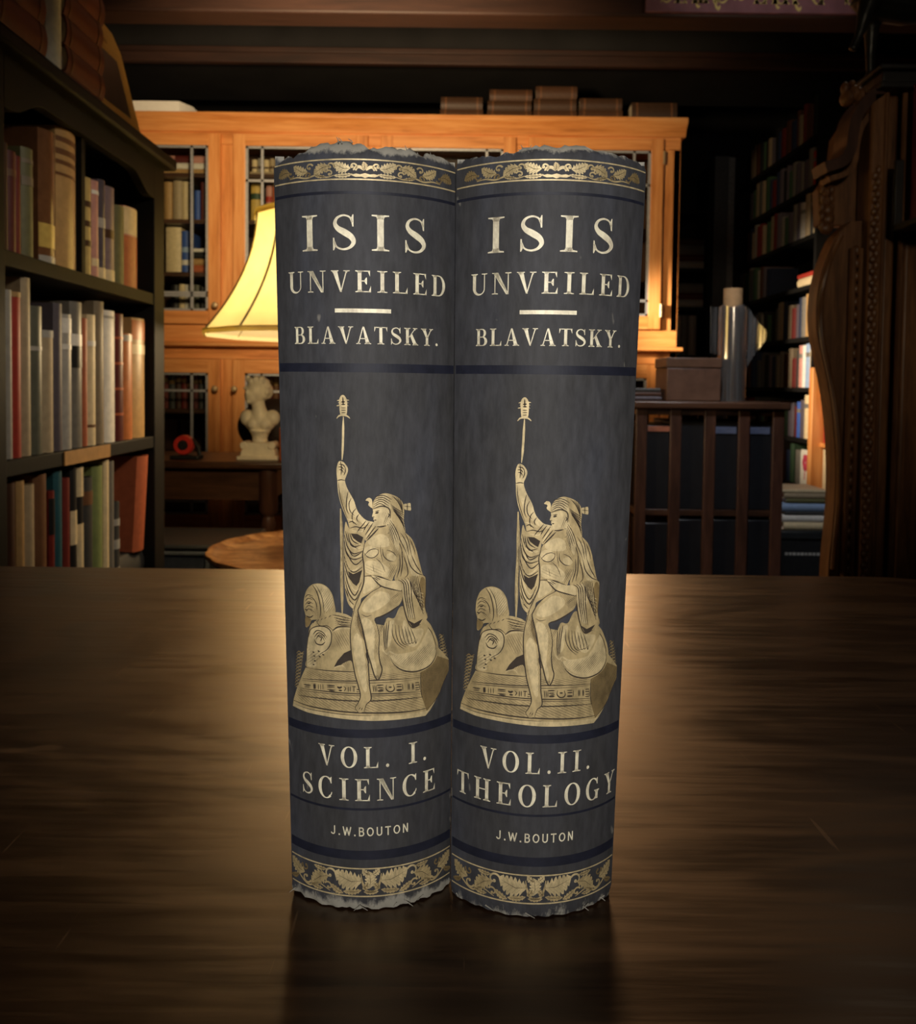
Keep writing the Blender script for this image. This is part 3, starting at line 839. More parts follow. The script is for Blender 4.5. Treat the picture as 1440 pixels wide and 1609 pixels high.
p|3|-5.6 119.7 -3.6 119.6 -1.7 118.5 -2.3 116.6 -3.5 117.2 -4.8 118.2|0
p|3|-6.6 107.9 -5 107 -3.2 107.8 -2.1 108.4 -2.5 107 -3.1 104.5 -4 103.3 -5.2 104.2 -6.1 105.9|0
L|3|-7.2 120.4 -6.4 117.4 -4.9 115.6 -2.4 116.1|0.28
L|3|-7.6 119.2 -6.7 115.6 -4.8 113.4 -1.9 114.3|0.28
L|3|-5.9 119.8 -5 117.5 -3.1 116.3|0.28
L|3|-7.7 117.7 -6.9 113.3 -4.8 111.6 -1.9 112.4|0.28
L|3|-6.5 120 -5.7 116.7 -3.4 114.8|0.28
L|3|-7.8 112.8 -6.6 109.2 -4.7 107.6 -2 109.3|0.28
L|3|-7.7 110.6 -6.7 106.9 -5.2 104.4|0.28
L|3|-7.5 108 -6.6 103.6 -4.5 100.4 -2.4 104.5|0.28
L|3|-7.5 104.7 -6.4 101 -4.5 98.9 -2.9 101.9|0.28
L|3|-7.5 102.4 -6.2 98.8 -4.8 97.4|0.28
L|3|-7.1 114.3 -5.5 111.1 -4 110 -1.7 111.9|0.28
L|3|-6.4 115.1 -4.8 112.6 -1.9 114.1|0.28
L|2|-7.5 118.1 -6.6 114.1 -4.4 112.3 -1.8 113.2|0.3
L|2|-6.6 118.7 -5.8 116 -4.2 115 -1.8 115.4|0.3
L|2|-7.6 109.1 -6.6 105.5 -4.6 101.9 -2.6 103|0.32
L|2|-7.5 106.5 -6.4 102.1 -4.5 99.6 -2.7 102.3|0.32
L|2|-7.5 111.7 -6.2 108.6 -4.4 108.3 -1.7 110.6|0.32
L|2|-7.3 101 -5.9 98.1 -5.2 96.4|0.32
P|2|-8.9 142 -7.6 141.8 -6.4 140.3 -6.2 139.1 -6.8 137.3 -7.2 136.2 -6.8 134.5 -6.1 132.9 -4.5 130 -3.7 127.5 -2.8 125.8 -0.8 123.9 1.6 123.2 3.1 121.5 -0.8 117.5 -1.7 119.2 -4.3 119.9 -5.9 121.3 -6.4 123.3 -7.4 125.7 -8.6 128.8 -9.4 132.4 -9.6 136.1 -9.8 139 -9.5 140.9|0
P|1|-8.8 132.4 -7.8 130.3 -6.7 127.4 -5.2 125.6 -3.7 124.2 -1.4 122.6 1.1 122.2 2.8 121.4 -0.8 117.5 -1.7 119.2 -4.3 119.9 -5.9 121.3 -6.4 123.3 -7.4 125.7 -8.5 128.8|0
L|3|-9.6 136 -8.3 136.3 -7.2 136.1|0.24
L|3|-9 141.1 -7.7 140.9 -7 140|0.24
L|3|-9.2 140.2 -8.1 140.2 -7.5 139.4|0.24
L|3|-9 139.4 -8 139.3 -7.7 138.4|0.24
L|3|-7.1 140.2 -7 139.1 -7.5 137.6|0.24
L|3|-8.5 142 -8.2 139.8 -8.4 137.6|0.24
L|3|-6.2 132.7 -6.7 130.3 -6.8 127.4 -6.1 125.6|0.24
L|3|-5.3 130.7 -6 128.9 -5.7 126.7 -4.4 125.2|0.24
L|3|-3.8 127.5 -4.8 126.3 -5.1 124.5 -4.7 122.7|0.24
L|3|-3 125.7 -3.7 124.5 -3.3 123.4|0.24
L|3|-5.9 121.3 -4 121.8 -1.8 121.4 -0.3 122.4|0.24
L|3|-0.8 123.7 -1.8 122.4 -2.9 121.1 -3.6 120.1|0.24
L|3|0.2 123.3 -0.9 121.8 -1.7 120.2|0.24
L|3|1.3 123 0.1 121.1 -1.2 119.1|0.24
L|3|2.2 122 0.8 120.2 -0.8 118|0.24
L|3|-6.2 123 -5.1 123.4 -3.6 122.3|0.24
L|2|-5.7 131.5 -6.3 128.9 -6 126.7|0.34
L|2|-6.6 124.1 -4.8 123.8 -2.9 122.7|0.34
L|2|-5 120.6 -2.8 120.3 -1.2 120.7|0.34
L|2|1.8 122.6 0.5 120.6 -0.9 118.5|0.34
L|3|-9.2 135.6 -8.8 131.3 -7.8 127.7 -6.6 124.4|0.18
P|1|3.4 121.9 6.2 122 7.4 118.3 8.6 114.9 9.1 112.7 9 109.2 7.7 106 6.8 104.5 3.9 103.8 2.8 102.7 -0.1 100.9 -2.6 99.3 -4.4 96.5 -4.9 95.4 -5.2 96.4 -3 100.8 -1.7 104.5 -1.6 109.4 -2 112.8 -1.7 115 -0.6 117.6 2.8 121.1|0
P|2|3.6 119.5 5.9 118.3 6.2 115.8 3.2 115.4 0.2 116.1 0.2 118|0
P|2|-1.6 114.5 -0.2 115.8 2.1 115.3 2.9 113.6 1.1 112.2 -1 112.7|0
P|2|5.5 113 7.4 113.4 8.6 111.8 7.5 110.8 6 111.2|0
P|2|-1.1 110.8 1.8 111.2 4.5 110.1 6.4 108.2 5.8 106 2.3 106.8 -0.8 107.5|0
P|2|-1.3 106 0.9 105.7 2.4 103.5 -0.1 101.6 -1.9 101.2|0
H|3|6 120.9 7.4 117.9 8.8 114.2 9.2 112.7 7.8 112.7 6.2 116.8|70 0.5 0.15
H|3|6.4 110.1 8.7 109.6 7.7 105.6 5.8 105.3|60 0.5 0.16
H|3|-1.2 112.7 2.5 113.1 4.5 110.8 1.8 111.2|-30 0.6 0.1
H|3|-1.5 110.1 4.9 109.4 4.6 106.8 -1.4 107.1|-25 0.8 0.08
L|3|-1.6 113.8 -0.4 112.4 1.4 112.2 2.8 113.4 2.9 114.9|0.2
L|3|4.2 114.9 4.5 112.7 6 111.2 7.7 110.8|0.22
L|3|5.5 114.5 7.4 113.7 8.7 112.2|0.16
L|3|-1.5 112.8 0.2 114.5 2.1 114.9 3 114.3|0.18
L|3|3.8 120.2 4.9 119.5 6.4 119.8|0.16
L|3|3.5 116 3.7 113.4 4.3 110.8|0.14
L|3|2.2 112 3.9 110.1 5 107.5|0.14
L|3|1.1 110.1 1.6 107.5|0.1
L|3|-1.7 106.4 0.5 106.5 3.5 106.1 6.8 104.5|0.24
L|3|-1.3 116.9 -1.7 114.6 -2 112.8 -1.6 109.4 -1.7 104.5 -3 100.8 -5 95.9|0.3
L|3|-0.6 117.5 3 121.3|0.34
P|1|10.2 96.5 7.8 93 5.4 93 4.1 88.6 3.5 84.5 4.3 82.8 5.5 81.6 6.3 82.6 8.6 81.3 12.8 81.4 15.1 82 18 85.7 19.8 90 15.2 93.9|0
P|2|5.9 91.5 7.8 92.2 7.2 88.5 6.2 84.1 4.6 84.9 5.2 88.6|0
P|2|11 92 13.3 89.2 17.8 88.3 16.6 84.7 14 83.1 10.5 86.1|0
H|3|2 92.7 5.4 93 3.4 87.1 2.9 87.9|60 0.45 0.18
H|3|2.7 83.4 6.3 81.1 8.8 78 6 77.2 3.6 78.9|60 0.5 0.16
L|3|7.3 91.1 7.2 88.1 8.5 85.1 11 82.8|0.2
L|3|8.2 90.8 8.4 87.8 9.5 84.9 11.8 83.3|0.2
L|3|9.2 90.6 9.6 87.4 10.6 84.8 12.5 83.8|0.2
L|3|10.2 90.3 10.8 87 11.7 84.6 13.2 84.2|0.2
L|3|11.2 90 12.1 86.6 12.8 84.4 14 84.7|0.2
L|3|12.2 89.7 13.4 86.2 13.9 84.3 14.8 85.1|0.2
L|3|13.2 89.4 14.7 85.8 15.1 84.1 15.6 85.6|0.2
L|3|6.2 92.3 5.7 88.6 5.4 83.4|0.26
L|3|5.4 91.6 5.1 87.8 5.1 83.2|0.26
L|3|4.6 90.8 4.5 87.1 4.8 82.9|0.26
L|2|9.5 89.9 10.2 86.8 13.1 84|0.24
L|2|11.2 89.4 11.9 86.6 14.1 84.5|0.24
L|2|13 89 13.6 86.2 15.1 85.1|0.24
L|2|3.7 84.5 4.3 82.8 5.5 81.7 6.3 82.5 8.6 81.3 12.8 81.4 14.9 81.9|0.42
P|1|6.2 121.8 6.8 123.8 11.3 119.8 13.8 117.3 15.3 113.8 15.7 112.3 17.6 105.8 18.6 104.8 18.7 100.3 18.5 95.4 19.4 91.9 16.8 90 13.7 89.4 11.9 92.7 10.6 98 10 103.6 7.9 105.2 9.1 109.2 9.1 112.6 8.5 114.9 7.3 118.3|0
P|2|10 118.2 12.5 117 14.1 113.9 14.4 112.4 16.4 106.1 13.8 106 12.2 109.8 11 114.4|0
P|2|10.6 104 13 104.6 14.5 100.7 13.4 96.3 14.4 92.5 12.2 93.4 10.8 99.1|0
P|0|17 105 18.4 104.1 18.5 100.3 18.2 95.1 16.9 97.5 16.2 101.3|0
L|3|6.9 123.1 8 119.4 9.7 116 10.8 112.6|0.2
L|3|7.7 122.4 9.4 118.2 11.1 114.8 12 112.6|0.2
L|3|6.2 121.3 7.5 117.2 8.6 114.6|0.2
L|3|11.3 119.6 12.5 117 13.5 112.5|0.2
L|3|9.9 119.7 11.7 116.7 12.7 112.5|0.2
L|3|12.9 117.7 14.3 114.6 14.9 112.4|0.2
L|3|10.8 112.6 12 109.1 12.3 106.5 11.3 105.4|0.26
L|3|12 112.6 13.2 109 15.5 106.6 17.6 105.7|0.26
L|3|9.6 112.9 9.7 109.2 8.7 105.6|0.26
L|3|13.5 112.5 15 109.3 16.9 106.5|0.26
L|3|10.3 114.4 10.5 109.9 9.9 105.9|0.26
L|3|13 105.7 13.8 102.3 15 99.5 17.7 98.5|0.24
L|3|13.5 105.7 14.4 101.7 15.5 98.4 17.8 97.4|0.24
L|3|14 105.8 15 101.1 16 97.3 17.8 96.4|0.24
L|3|14.5 105.8 15.7 100.5 16.5 96.2 17.9 95.3|0.24
L|3|15 105.8 16.3 99.9 17 95.1 18 94.3|0.24
L|3|15.6 105.8 17 99.3 17.5 94 18 93.2|0.24
L|3|9.1 104.9 10.8 103.6 11.4 99.1 12.7 92.6|0.26
L|3|10.2 105 11.6 103.4 12.1 98.6 13.4 92.3|0.26
L|3|11.2 105.2 12.4 103.2 12.9 98.2 14.1 92|0.26
L|3|12.3 105.4 13.3 103 13.7 97.8 14.8 91.8|0.26
L|2|9.7 105 11.3 103.2 12 97.9 13.2 93.3|0.26
L|2|10.8 105.2 12.2 103 12.8 97.5 13.6 93.3|0.26
L|2|11.8 105.4 13 102.8 13.6 97 14 93.2|0.26
L|2|14.3 104.1 15.3 101 17.9 99.6|0.24
L|2|15 103.3 15.8 99.9 18 98.4|0.24
L|2|15.6 102.5 16.4 98.8 18 97.2|0.24
L|2|16.3 101.7 16.9 97.7 18.1 96|0.24
p|3|12.3 91.9 14.5 90.6 17.6 91.7 15.9 89.5 14.1 89.1|0
L|3|10 103.6 10.6 98 11.9 92.7 13.8 89.4 16.8 90|0.3
L|3|17.6 105.7 18.6 104.8 18.7 100.3 18.5 95.4 19.5 91.9|0.2
P|1|-2.5 100.4 -4.4 97 -5.3 94.4 -5.9 91 -6.1 86.9 -5.7 81.4 -4.9 75.8 -3.9 72.1 -3.2 68.8 -3.8 66.7 -4.7 65.2 -3.9 63.6 -2 63.9 -1.2 66 0.2 67.8 -0.3 72.2 -0.7 79.7 -1.4 85.3 -2.2 89.3 -2.6 93 -2.8 97.5|0
P|2|-4.2 88.5 -2.7 87.1 -1.8 82.6 -1.2 76.7 -1.1 70.4 -2.2 70.7 -3.5 75.1 -4.8 81 -5.3 85.8|0
p|0|-3.4 96 -2.7 94.5 -2.5 90.8 -1.6 86 -2.7 87.8 -3.8 90.8 -4 93.7|0
H|3|-4.4 95.9 -2.5 96 -1.6 86.4 -3 87.1 -4.6 91.1|65 0.42 0.18
H|3|-1.8 83.4 -0.6 79.7 -0.2 72.2 -1.1 70.7 -1.3 76.7|75 0.5 0.15
L|3|-4.4 97 -5.8 91.4 -6.1 86.9 -5.7 81.4 -4.8 75.8 -3.8 72.1 -3.1 68.8 -3.9 66.5 -4.8 65 -3.9 63.6|0.28
L|3|-2 63.8 -1.2 66.1 0.3 67.8 -0.2 72.2 -0.6 79.7 -1.4 85.3 -2.4 89.3|0.28
L|3|-3.6 64.5 -3.1 65.2|0.2
L|3|-2.9 64.2 -2.5 65.1|0.2
L|3|-0.2 68.5 0.3 68.5 17 67.6|0.01
P|1|4 103.2 0.6 101.4 -1.9 99 -3.2 96.7 -3.6 95.4 -3 92.6 -2.2 89 -1.4 85.3 -0.6 81.9 0.1 79.3 0.7 77.1 1.5 74.9 2.4 73.7 3.4 75.5 3.8 77.3 3.1 79.3 2.7 82.7 2.9 87.2 2.3 90.5 1.6 93.1 4.3 94.1 6.9 95.4 9.4 97 10.4 99.1 10 101.4 6.7 102.5|0
P|2|2.9 101.6 5.9 100.8 6.4 98.6 3.1 96.1 0.1 95 -2.2 95.6 -1.5 97.9 0.7 100.1|0
P|2|-2.3 93 0.2 92.7 1.6 89.4 1.5 84.9 1.3 81.2 2.1 77.5 1.8 75.2 0.8 78.2 -0.3 82.7 -1.4 87.9|0
H|3|4.4 102.8 10.1 101.2 10.4 99.1 8.4 97.4 6 99.3|35 0.42 0.18
H|3|0.5 92.7 1.7 92.7 2.8 87.9 2.6 82.7 2.4 81.2 1.6 84.9 1.5 89.4|70 0.5 0.14
L|3|4 103.2 0.6 101.4 -1.9 99 -3.2 96.7 -3.6 95.4 -2.9 92.6 -2 89 -1.3 85.3 -0.6 81.9 0.2 79.3 0.8 77.1 1.5 74.9 2.5 73.7 3.5 75.5 3.8 77.3 3.2 79.3 2.8 82.7 3 87.2 2.4 90.5 1.6 93.1|0.3
L|3|1.6 93.1 4.3 94 6.9 95.3 9.6 97|0.32
L|3|1.8 75.2 2.2 74.3|0.16
L|3|2.4 75.3 2.6 74.1|0.16
L|3|-0.7 83.4 -1 81.6 -0.2 79|0.4
L|3|-2.5 94.5 -1 93.8 0.7 94.2|0.14
P|2|0.6 106.5 2.4 106.3 4.6 105.6 6.8 104.8 8.9 104.7 10 103.8 10.1 101.5 7.8 101.8 5.5 102.5 3.8 103.3 2.2 104.6|0
L|3|0.6 106.5 2.2 104.6 3.8 103.2 6.7 102.2 10.1 101.3|0.3
L|3|1.2 106 2.8 105|0.18
L|3|1.8 106.2 3.5 105.2|0.18
L|3|2.4 106.3 4.6 105.6 6.8 104.8|0.18
P|2|1.4 127.6 1.4 126.5 1 125.1 1.3 124.7 1.5 124.5 1.4 124 1.7 123.8 1.6 123.3 1.8 122.6 2.5 121.9 3.7 121.8 5.6 122.2 6.8 124.6 6.5 127.2 3.9 127.9|0
P|1|3.5 122 5.2 122.4 6.2 121.8 6 119.8 4.6 119.3 3.2 121.1|0
P|1|1.2 127.4 1.4 129.4 2.6 131.2 4.9 132.2 7.5 131.6 9.6 130.4 10.8 128.6 11.1 126.3 11 123.4 11.4 119.6 9.3 121.6 7.4 123.5 6.5 123.9 6.6 126.4 4.6 127.6|0
P|2|1.7 127.9 2 129.6 3.4 131.2 5.6 131.8 6.5 129.4 6.7 127.2 4.6 127.7|0
P|2|5.9 123.5 6.8 124.6 7.9 121.6 9.4 117.9 9.2 114.2 8.3 115 7 118.7 6.2 121.6|0
L|3|1.4 127.9 3.5 129 6 127.6|0.2
L|3|1.6 128.7 3.8 129.7 6.2 128.2|0.2
L|3|1.7 129.6 4 130.3 6.5 128.9|0.2
L|3|1.9 130.4 4.3 130.9 6.8 129.5|0.2
L|3|2 131.2 4.6 131.5 7.1 130.2|0.2
L|3|6.9 128.6 8.5 127.3 11 125.8|0.2
L|3|7 128.1 8.7 126.7 11.1 125.1|0.2
L|3|7.2 127.6 9 126.1 11.1 124.4|0.2
L|3|7.4 127.2 9.2 125.5 11.1 123.6|0.2
L|3|7.6 126.9 9.5 124.9 11.2 123|0.2
L|3|7.7 126.6 9.7 124.3 11.2 122.2|0.2
L|3|7.9 126.4 10 123.7 11.2 121.5|0.2
L|3|8 126.3 10.3 123.1 11.2 120.8|0.2
L|3|8.2 126.3 10.5 122.5 11.3 120.1|0.2
L|3|7.2 131.4 9 129.5 10.4 126.7|0.16
L|3|7.8 131.2 9.3 129.1 10.5 126.3|0.16
L|3|8.4 131.1 9.7 128.8 10.5 126|0.16
L|3|9 130.9 10.1 128.4 10.5 125.6|0.16
L|3|9.6 130.8 10.4 128 10.5 125.2|0.16
L|3|6.2 122 7 119.8 7.9 116.4|0.18
L|3|6.3 122.6 7.4 120.2 8.5 116.9|0.18
L|3|6.4 123.2 7.9 120.5 9.1 117.4|0.18
L|3|6.6 123.8 8.4 120.9 9.7 117.9|0.18
L|3|1.2 127.3 3.9 128.2 6 127.6 6.6 126.4 6.6 124.2|0.3
L|3|2 126 3.1 126.3|0.42
L|3|1.9 126.5 3.3 126.8|0.2
L|3|1.7 123.9 2.4 123.9|0.26
L|3|1.1 124.8 1.8 124.9|0.2
L|3|2.5 121.8 3.9 121.8 5.4 122.1|0.3
L|3|5.9 124.6 6.4 125.3 6 125.9|0.24
H|3|5 126.8 6.5 126.4 6.5 124.2 5.6 122.4 4.4 122.4 5.3 124.6|70 0.5 0.14
P|2|-0.9 130 -0.2 130.8 0.8 130.6 1.2 129.4 1 128.2 1.2 127.6 0.7 127.8 -0.1 128.6 0.2 129.4 -0.1 129.8|0
P|2|10.9 128.6 12 128.7 13.1 128.9 13.3 127.7 13.3 126.5 12.1 126.7 11.1 127.1|0
L|3|12.1 128.9 12.1 126.6|0.2
L|3|11.2 127.9 13.3 127.7|0.16"""

def emblem(sp, parent, ds=0.0):
    a = Art()
    prev = None
    for line in FIGURE.split('\n'):
        k, t, pts, w = line.split('|')
        t = int(t); q = [float(v) for v in pts.split()]
        q = [(q[i] + ds, q[i + 1]) for i in range(0, len(q), 2)]
        if k in 'Pp' or (k == 'H' and prev in 'Pp') or (k == 'L' and prev != 'L'): a.up()
        if k == 'P': a.poly(catmull(q, True, 0.5), t)
        elif k == 'p': a.poly(q, t)
        elif k == 'L': a.polys(ribbon(catmull(q, False, 0.45), float(w) * (1.3 if t == 3 else 1.1)), t)
        elif k == 'H':
            g, spc, ww = [float(v) for v in w.split()]
            a.polys(hatch(q, g, spc, ww), 3)
        prev = k
    return a.build('gilt_figure', [GOLD_D, GOLD_M, GOLD_L, INK], sp, parent)

def leaf(art, cx, cz, r, rot, lobes, mi, squash=1.0, vein=True):
    pts = []
    n = lobes * 10
    for i in range(n):
        t = 2 * math.pi * i / n
        rr = r * (0.80 + 0.20 * abs(math.cos(lobes * t / 2)) ** 0.7)
        x, y = rr * math.cos(t), rr * math.sin(t) * squash
        pts.append((cx + x * math.cos(rot) - y * math.sin(rot), cz + x * math.sin(rot) + y * math.cos(rot)))
    art.poly(pts, mi)
    if vein:
        art.up()
        for k in range(3):
            a = rot + (k - 1) * 0.6
            art.polys(ribbon([(cx - r * 0.6 * math.cos(a), cz - r * 0.6 * math.sin(a)), (cx, cz + 0.1 * k), (cx + r * 0.55 * math.cos(a), cz + r * 0.55 * math.sin(a))], 0.16), 2)
        art.layer -= 1
def volute(art, cx, cz, r, a0, turn, w, mi):
    pts = []
    for i in range(22):
        t = i / 21
        rr = r * (1 - 0.80 * t)
        a = a0 + turn * t * 4.6
        pts.append((cx + rr * math.cos(a), cz + rr * math.sin(a)))
    art.polys(ribbon(pts, [w * (1.0 - 0.45 * i / 21) for i in range(22)]), mi)
    art.poly(arc(pts[-1][0], pts[-1][1], w * 0.8, w * 0.8, 0, 330, 9), mi)
def acanthus(art, cx, cz, r, rot, mi, n=5, flip=1, sq=1.0, curl=0.25):
    """a serrated, slightly curled leaf fanning out from its stem end"""
    c, sn = math.cos(rot), math.sin(rot)
    def T(x, y):
        y += curl * x * x / r * flip
        y *= sq
        return (cx + x * c - y * sn, cz + x * sn + y * c)
    up, dn = [], []
    for i in range(n):
        f0, f1 = i / n, (i + 1) / n
        xa, xb = -r + 2 * r * f0, -r + 2 * r * f1
        wa = 0.82 * r * math.sin(math.pi * (0.12 + 0.80 * f0)) ** 0.8
        wb = 0.82 * r * math.sin(math.pi * min(0.98, 0.12 + 0.80 * f1)) ** 0.8
        up += [(xa, wa * 0.62), (xa + (xb - xa) * 0.35, wa * 0.95), (xa + (xb - xa) * 0.8, wb * 1.08)]
        dn += [(xa, -wa * 0.55), (xa + (xb - xa) * 0.35, -wa * 0.85), (xa + (xb - xa) * 0.8, -wb * 0.98)]
    pts = [(-r * 1.15, 0)] + up + [(r * 1.12, 0.05 * r)] + dn[::-1]
    art.poly([T(x, y) for x, y in pts], mi)
    art.up()
    art.polys(ribbon([T(-r, 0), T(-r * 0.3, 0.04 * r), T(r * 0.85, 0.02 * r)], 0.17), 3)
    for i in range(1, n):
        x = -r + 2 * r * i / n
        w = 0.6 * r * math.sin(math.pi * (0.12 + 0.80 * i / n))
        art.polys(ribbon([T(x - 0.1 * r, 0), T(x + 0.22 * r, w)], 0.13), 3)
        art.polys(ribbon([T(x - 0.1 * r, 0), T(x + 0.22 * r, -w * 0.9)], 0.13), 3)
    art.layer -= 1
def border(sp, parent, z0, z1, half, kind, faint=0.0, seed=1):
    a = Art()
    h = z1 - z0; zm = (z0 + z1) / 2; u = h / 6.0
    for z in (z0, z1): a.polys(ribbon([(-half + i * (2 * half) / 40, z) for i in range(41)], 0.42, taper=False), 2)
    a.up()
    def V(s, x, z, r, t0, t, w, mi): volute(a, s * x * u, zm + z * u, r * u, R_(t0 if s > 0 else 180 - t0), t * s, w, mi)
    def A(s, x, z, r, rot, mi, n=5, fl=1, sq=1.0): acanthus(a, s * x * u, zm + z * u, r * u, R_(rot if s > 0 else 180 - rot), mi, n, fl * s, sq)
    def S_(s, pts, w, mi): a.polys(ribbon(catmull([(s * x * u, zm + z * u) for x, z in pts], False, 0.35), w), mi)
    if kind == 'head':
        a.poly([(x * u, zm + z * u) for x, z in [(-4.2, -1.7), (-2.6, -1.3), (-1.4, -1.5), (0, -1.1), (1.4, -1.5), (2.6, -1.3), (4.2, -1.7), (2.8, -2.3), (1.0, -2.2), (0, -2.6), (-1.0, -2.2), (-2.8, -2.3)]], 2)
        acanthus(a, 0, zm + 1.0 * u, 1.2 * u, R_(90), 1, 4)
        for s in (-1, 1):
            S_(s, [(0.3, -0.3), (1.4, 0.7), (2.7, 0.5), (3.4, -0.3)], 0.95, 2)
            V(s, 3.5, 0.9, 1.35, 240, -1, 0.62, 2)
            A(s, 6.9, 0.5, 2.3, 20, 2, 5, 1, 0.95); A(s, 6.4, -1.9, 2.5, -4, 2, 5, 1, 0.36)
            V(s, 10.2, 1.0, 1.3, 200, -1, 0.6, 1); V(s, 10.4, -1.2, 1.2, 20, 1, 0.55, 1)
            A(s, 13.2, 0.5, 2.45, -24, 1, 5, -1, 0.85); A(s, 13.4, -2.0, 1.7, 8, 1, 4, 1, 0.4)
            V(s, 16.8, 0.9, 1.3, 160, -1, 0.55, 1); V(s, 17.0, -1.4, 1.1, 340, 1, 0.5, 0)
            A(s, 20.2, 0.2, 2.4, 24, 1, 5, 1, 0.85)
            V(s, 23.6, -0.6, 1.3, 200, 1, 0.5, 0); A(s, 26.5, 0.2, 2.2, -10, 0, 5, -1, 0.95)
            S_(s, [(8.7, -1.7), (11.5, -2.3), (14.5, -1.5), (17.8, -2.2), (21, -1.7), (24, -2.0)], 0.5, 1)
    else:
        S_(1, [(-2.3, 1.9), (-2.0, 0.2), (-1.2, -1.6), (0, -2.0), (1.2, -1.6), (2.0, 0.2), (2.3, 1.9)], 0.75, 1)
        acanthus(a, 0, zm + 0.6 * u, 1.7 * u, R_(90), 2, 5); acanthus(a, 0, zm - 2.2 * u, 1.5 * u, 0, 1, 4, 1, 0.42)
        for s in (-1, 1):
            A(s, 1.3, 2.1, 0.9, 35, 2, 3); A(s, 1.2, -0.9, 0.8, -50, 1, 3)
            A(s, 5.4, 0.4, 3.0, 14, 2, 6, 1, 0.92); A(s, 4.3, -2.1, 1.9, -6, 1, 5, 1, 0.42); A(s, 8.0, -1.9, 1.5, 30, 1, 4, 1, 0.6)
            V(s, 9.6, 1.2, 1.5, 150, -1, 0.7, 2); V(s, 9.9, -1.5, 1.1, 30, 1, 0.6, 1)
            A(s, 12.6, 0.0, 2.3, -30, 1, 5, -1, 0.9); A(s, 12.0, 2.1, 1.5, 4, 1, 4, 1, 0.45); A(s, 13.0, -2.2, 1.5, 6, 1, 4, 1, 0.45)
            V(s, 15.9, -0.9, 1.4, 200, 1, 0.65, 1); V(s, 16.0, 1.5, 1.1, 20, -1, 0.6, 0)
            A(s, 18.8, 0.6, 2.1, 30, 1, 5, 1, 0.9); A(s, 19.6, -1.7, 1.3, -20, 0, 4, 1, 0.6)
            S_(s, [(9.5, -2.4), (12.5, -1.3), (15.2, -2.4), (18, -1.0), (20.5, 1.6)], 0.55, 1)
    return a.build('gilt_border', [GOLD_D, GOLD_M, GOLD_L, INK], sp, parent)

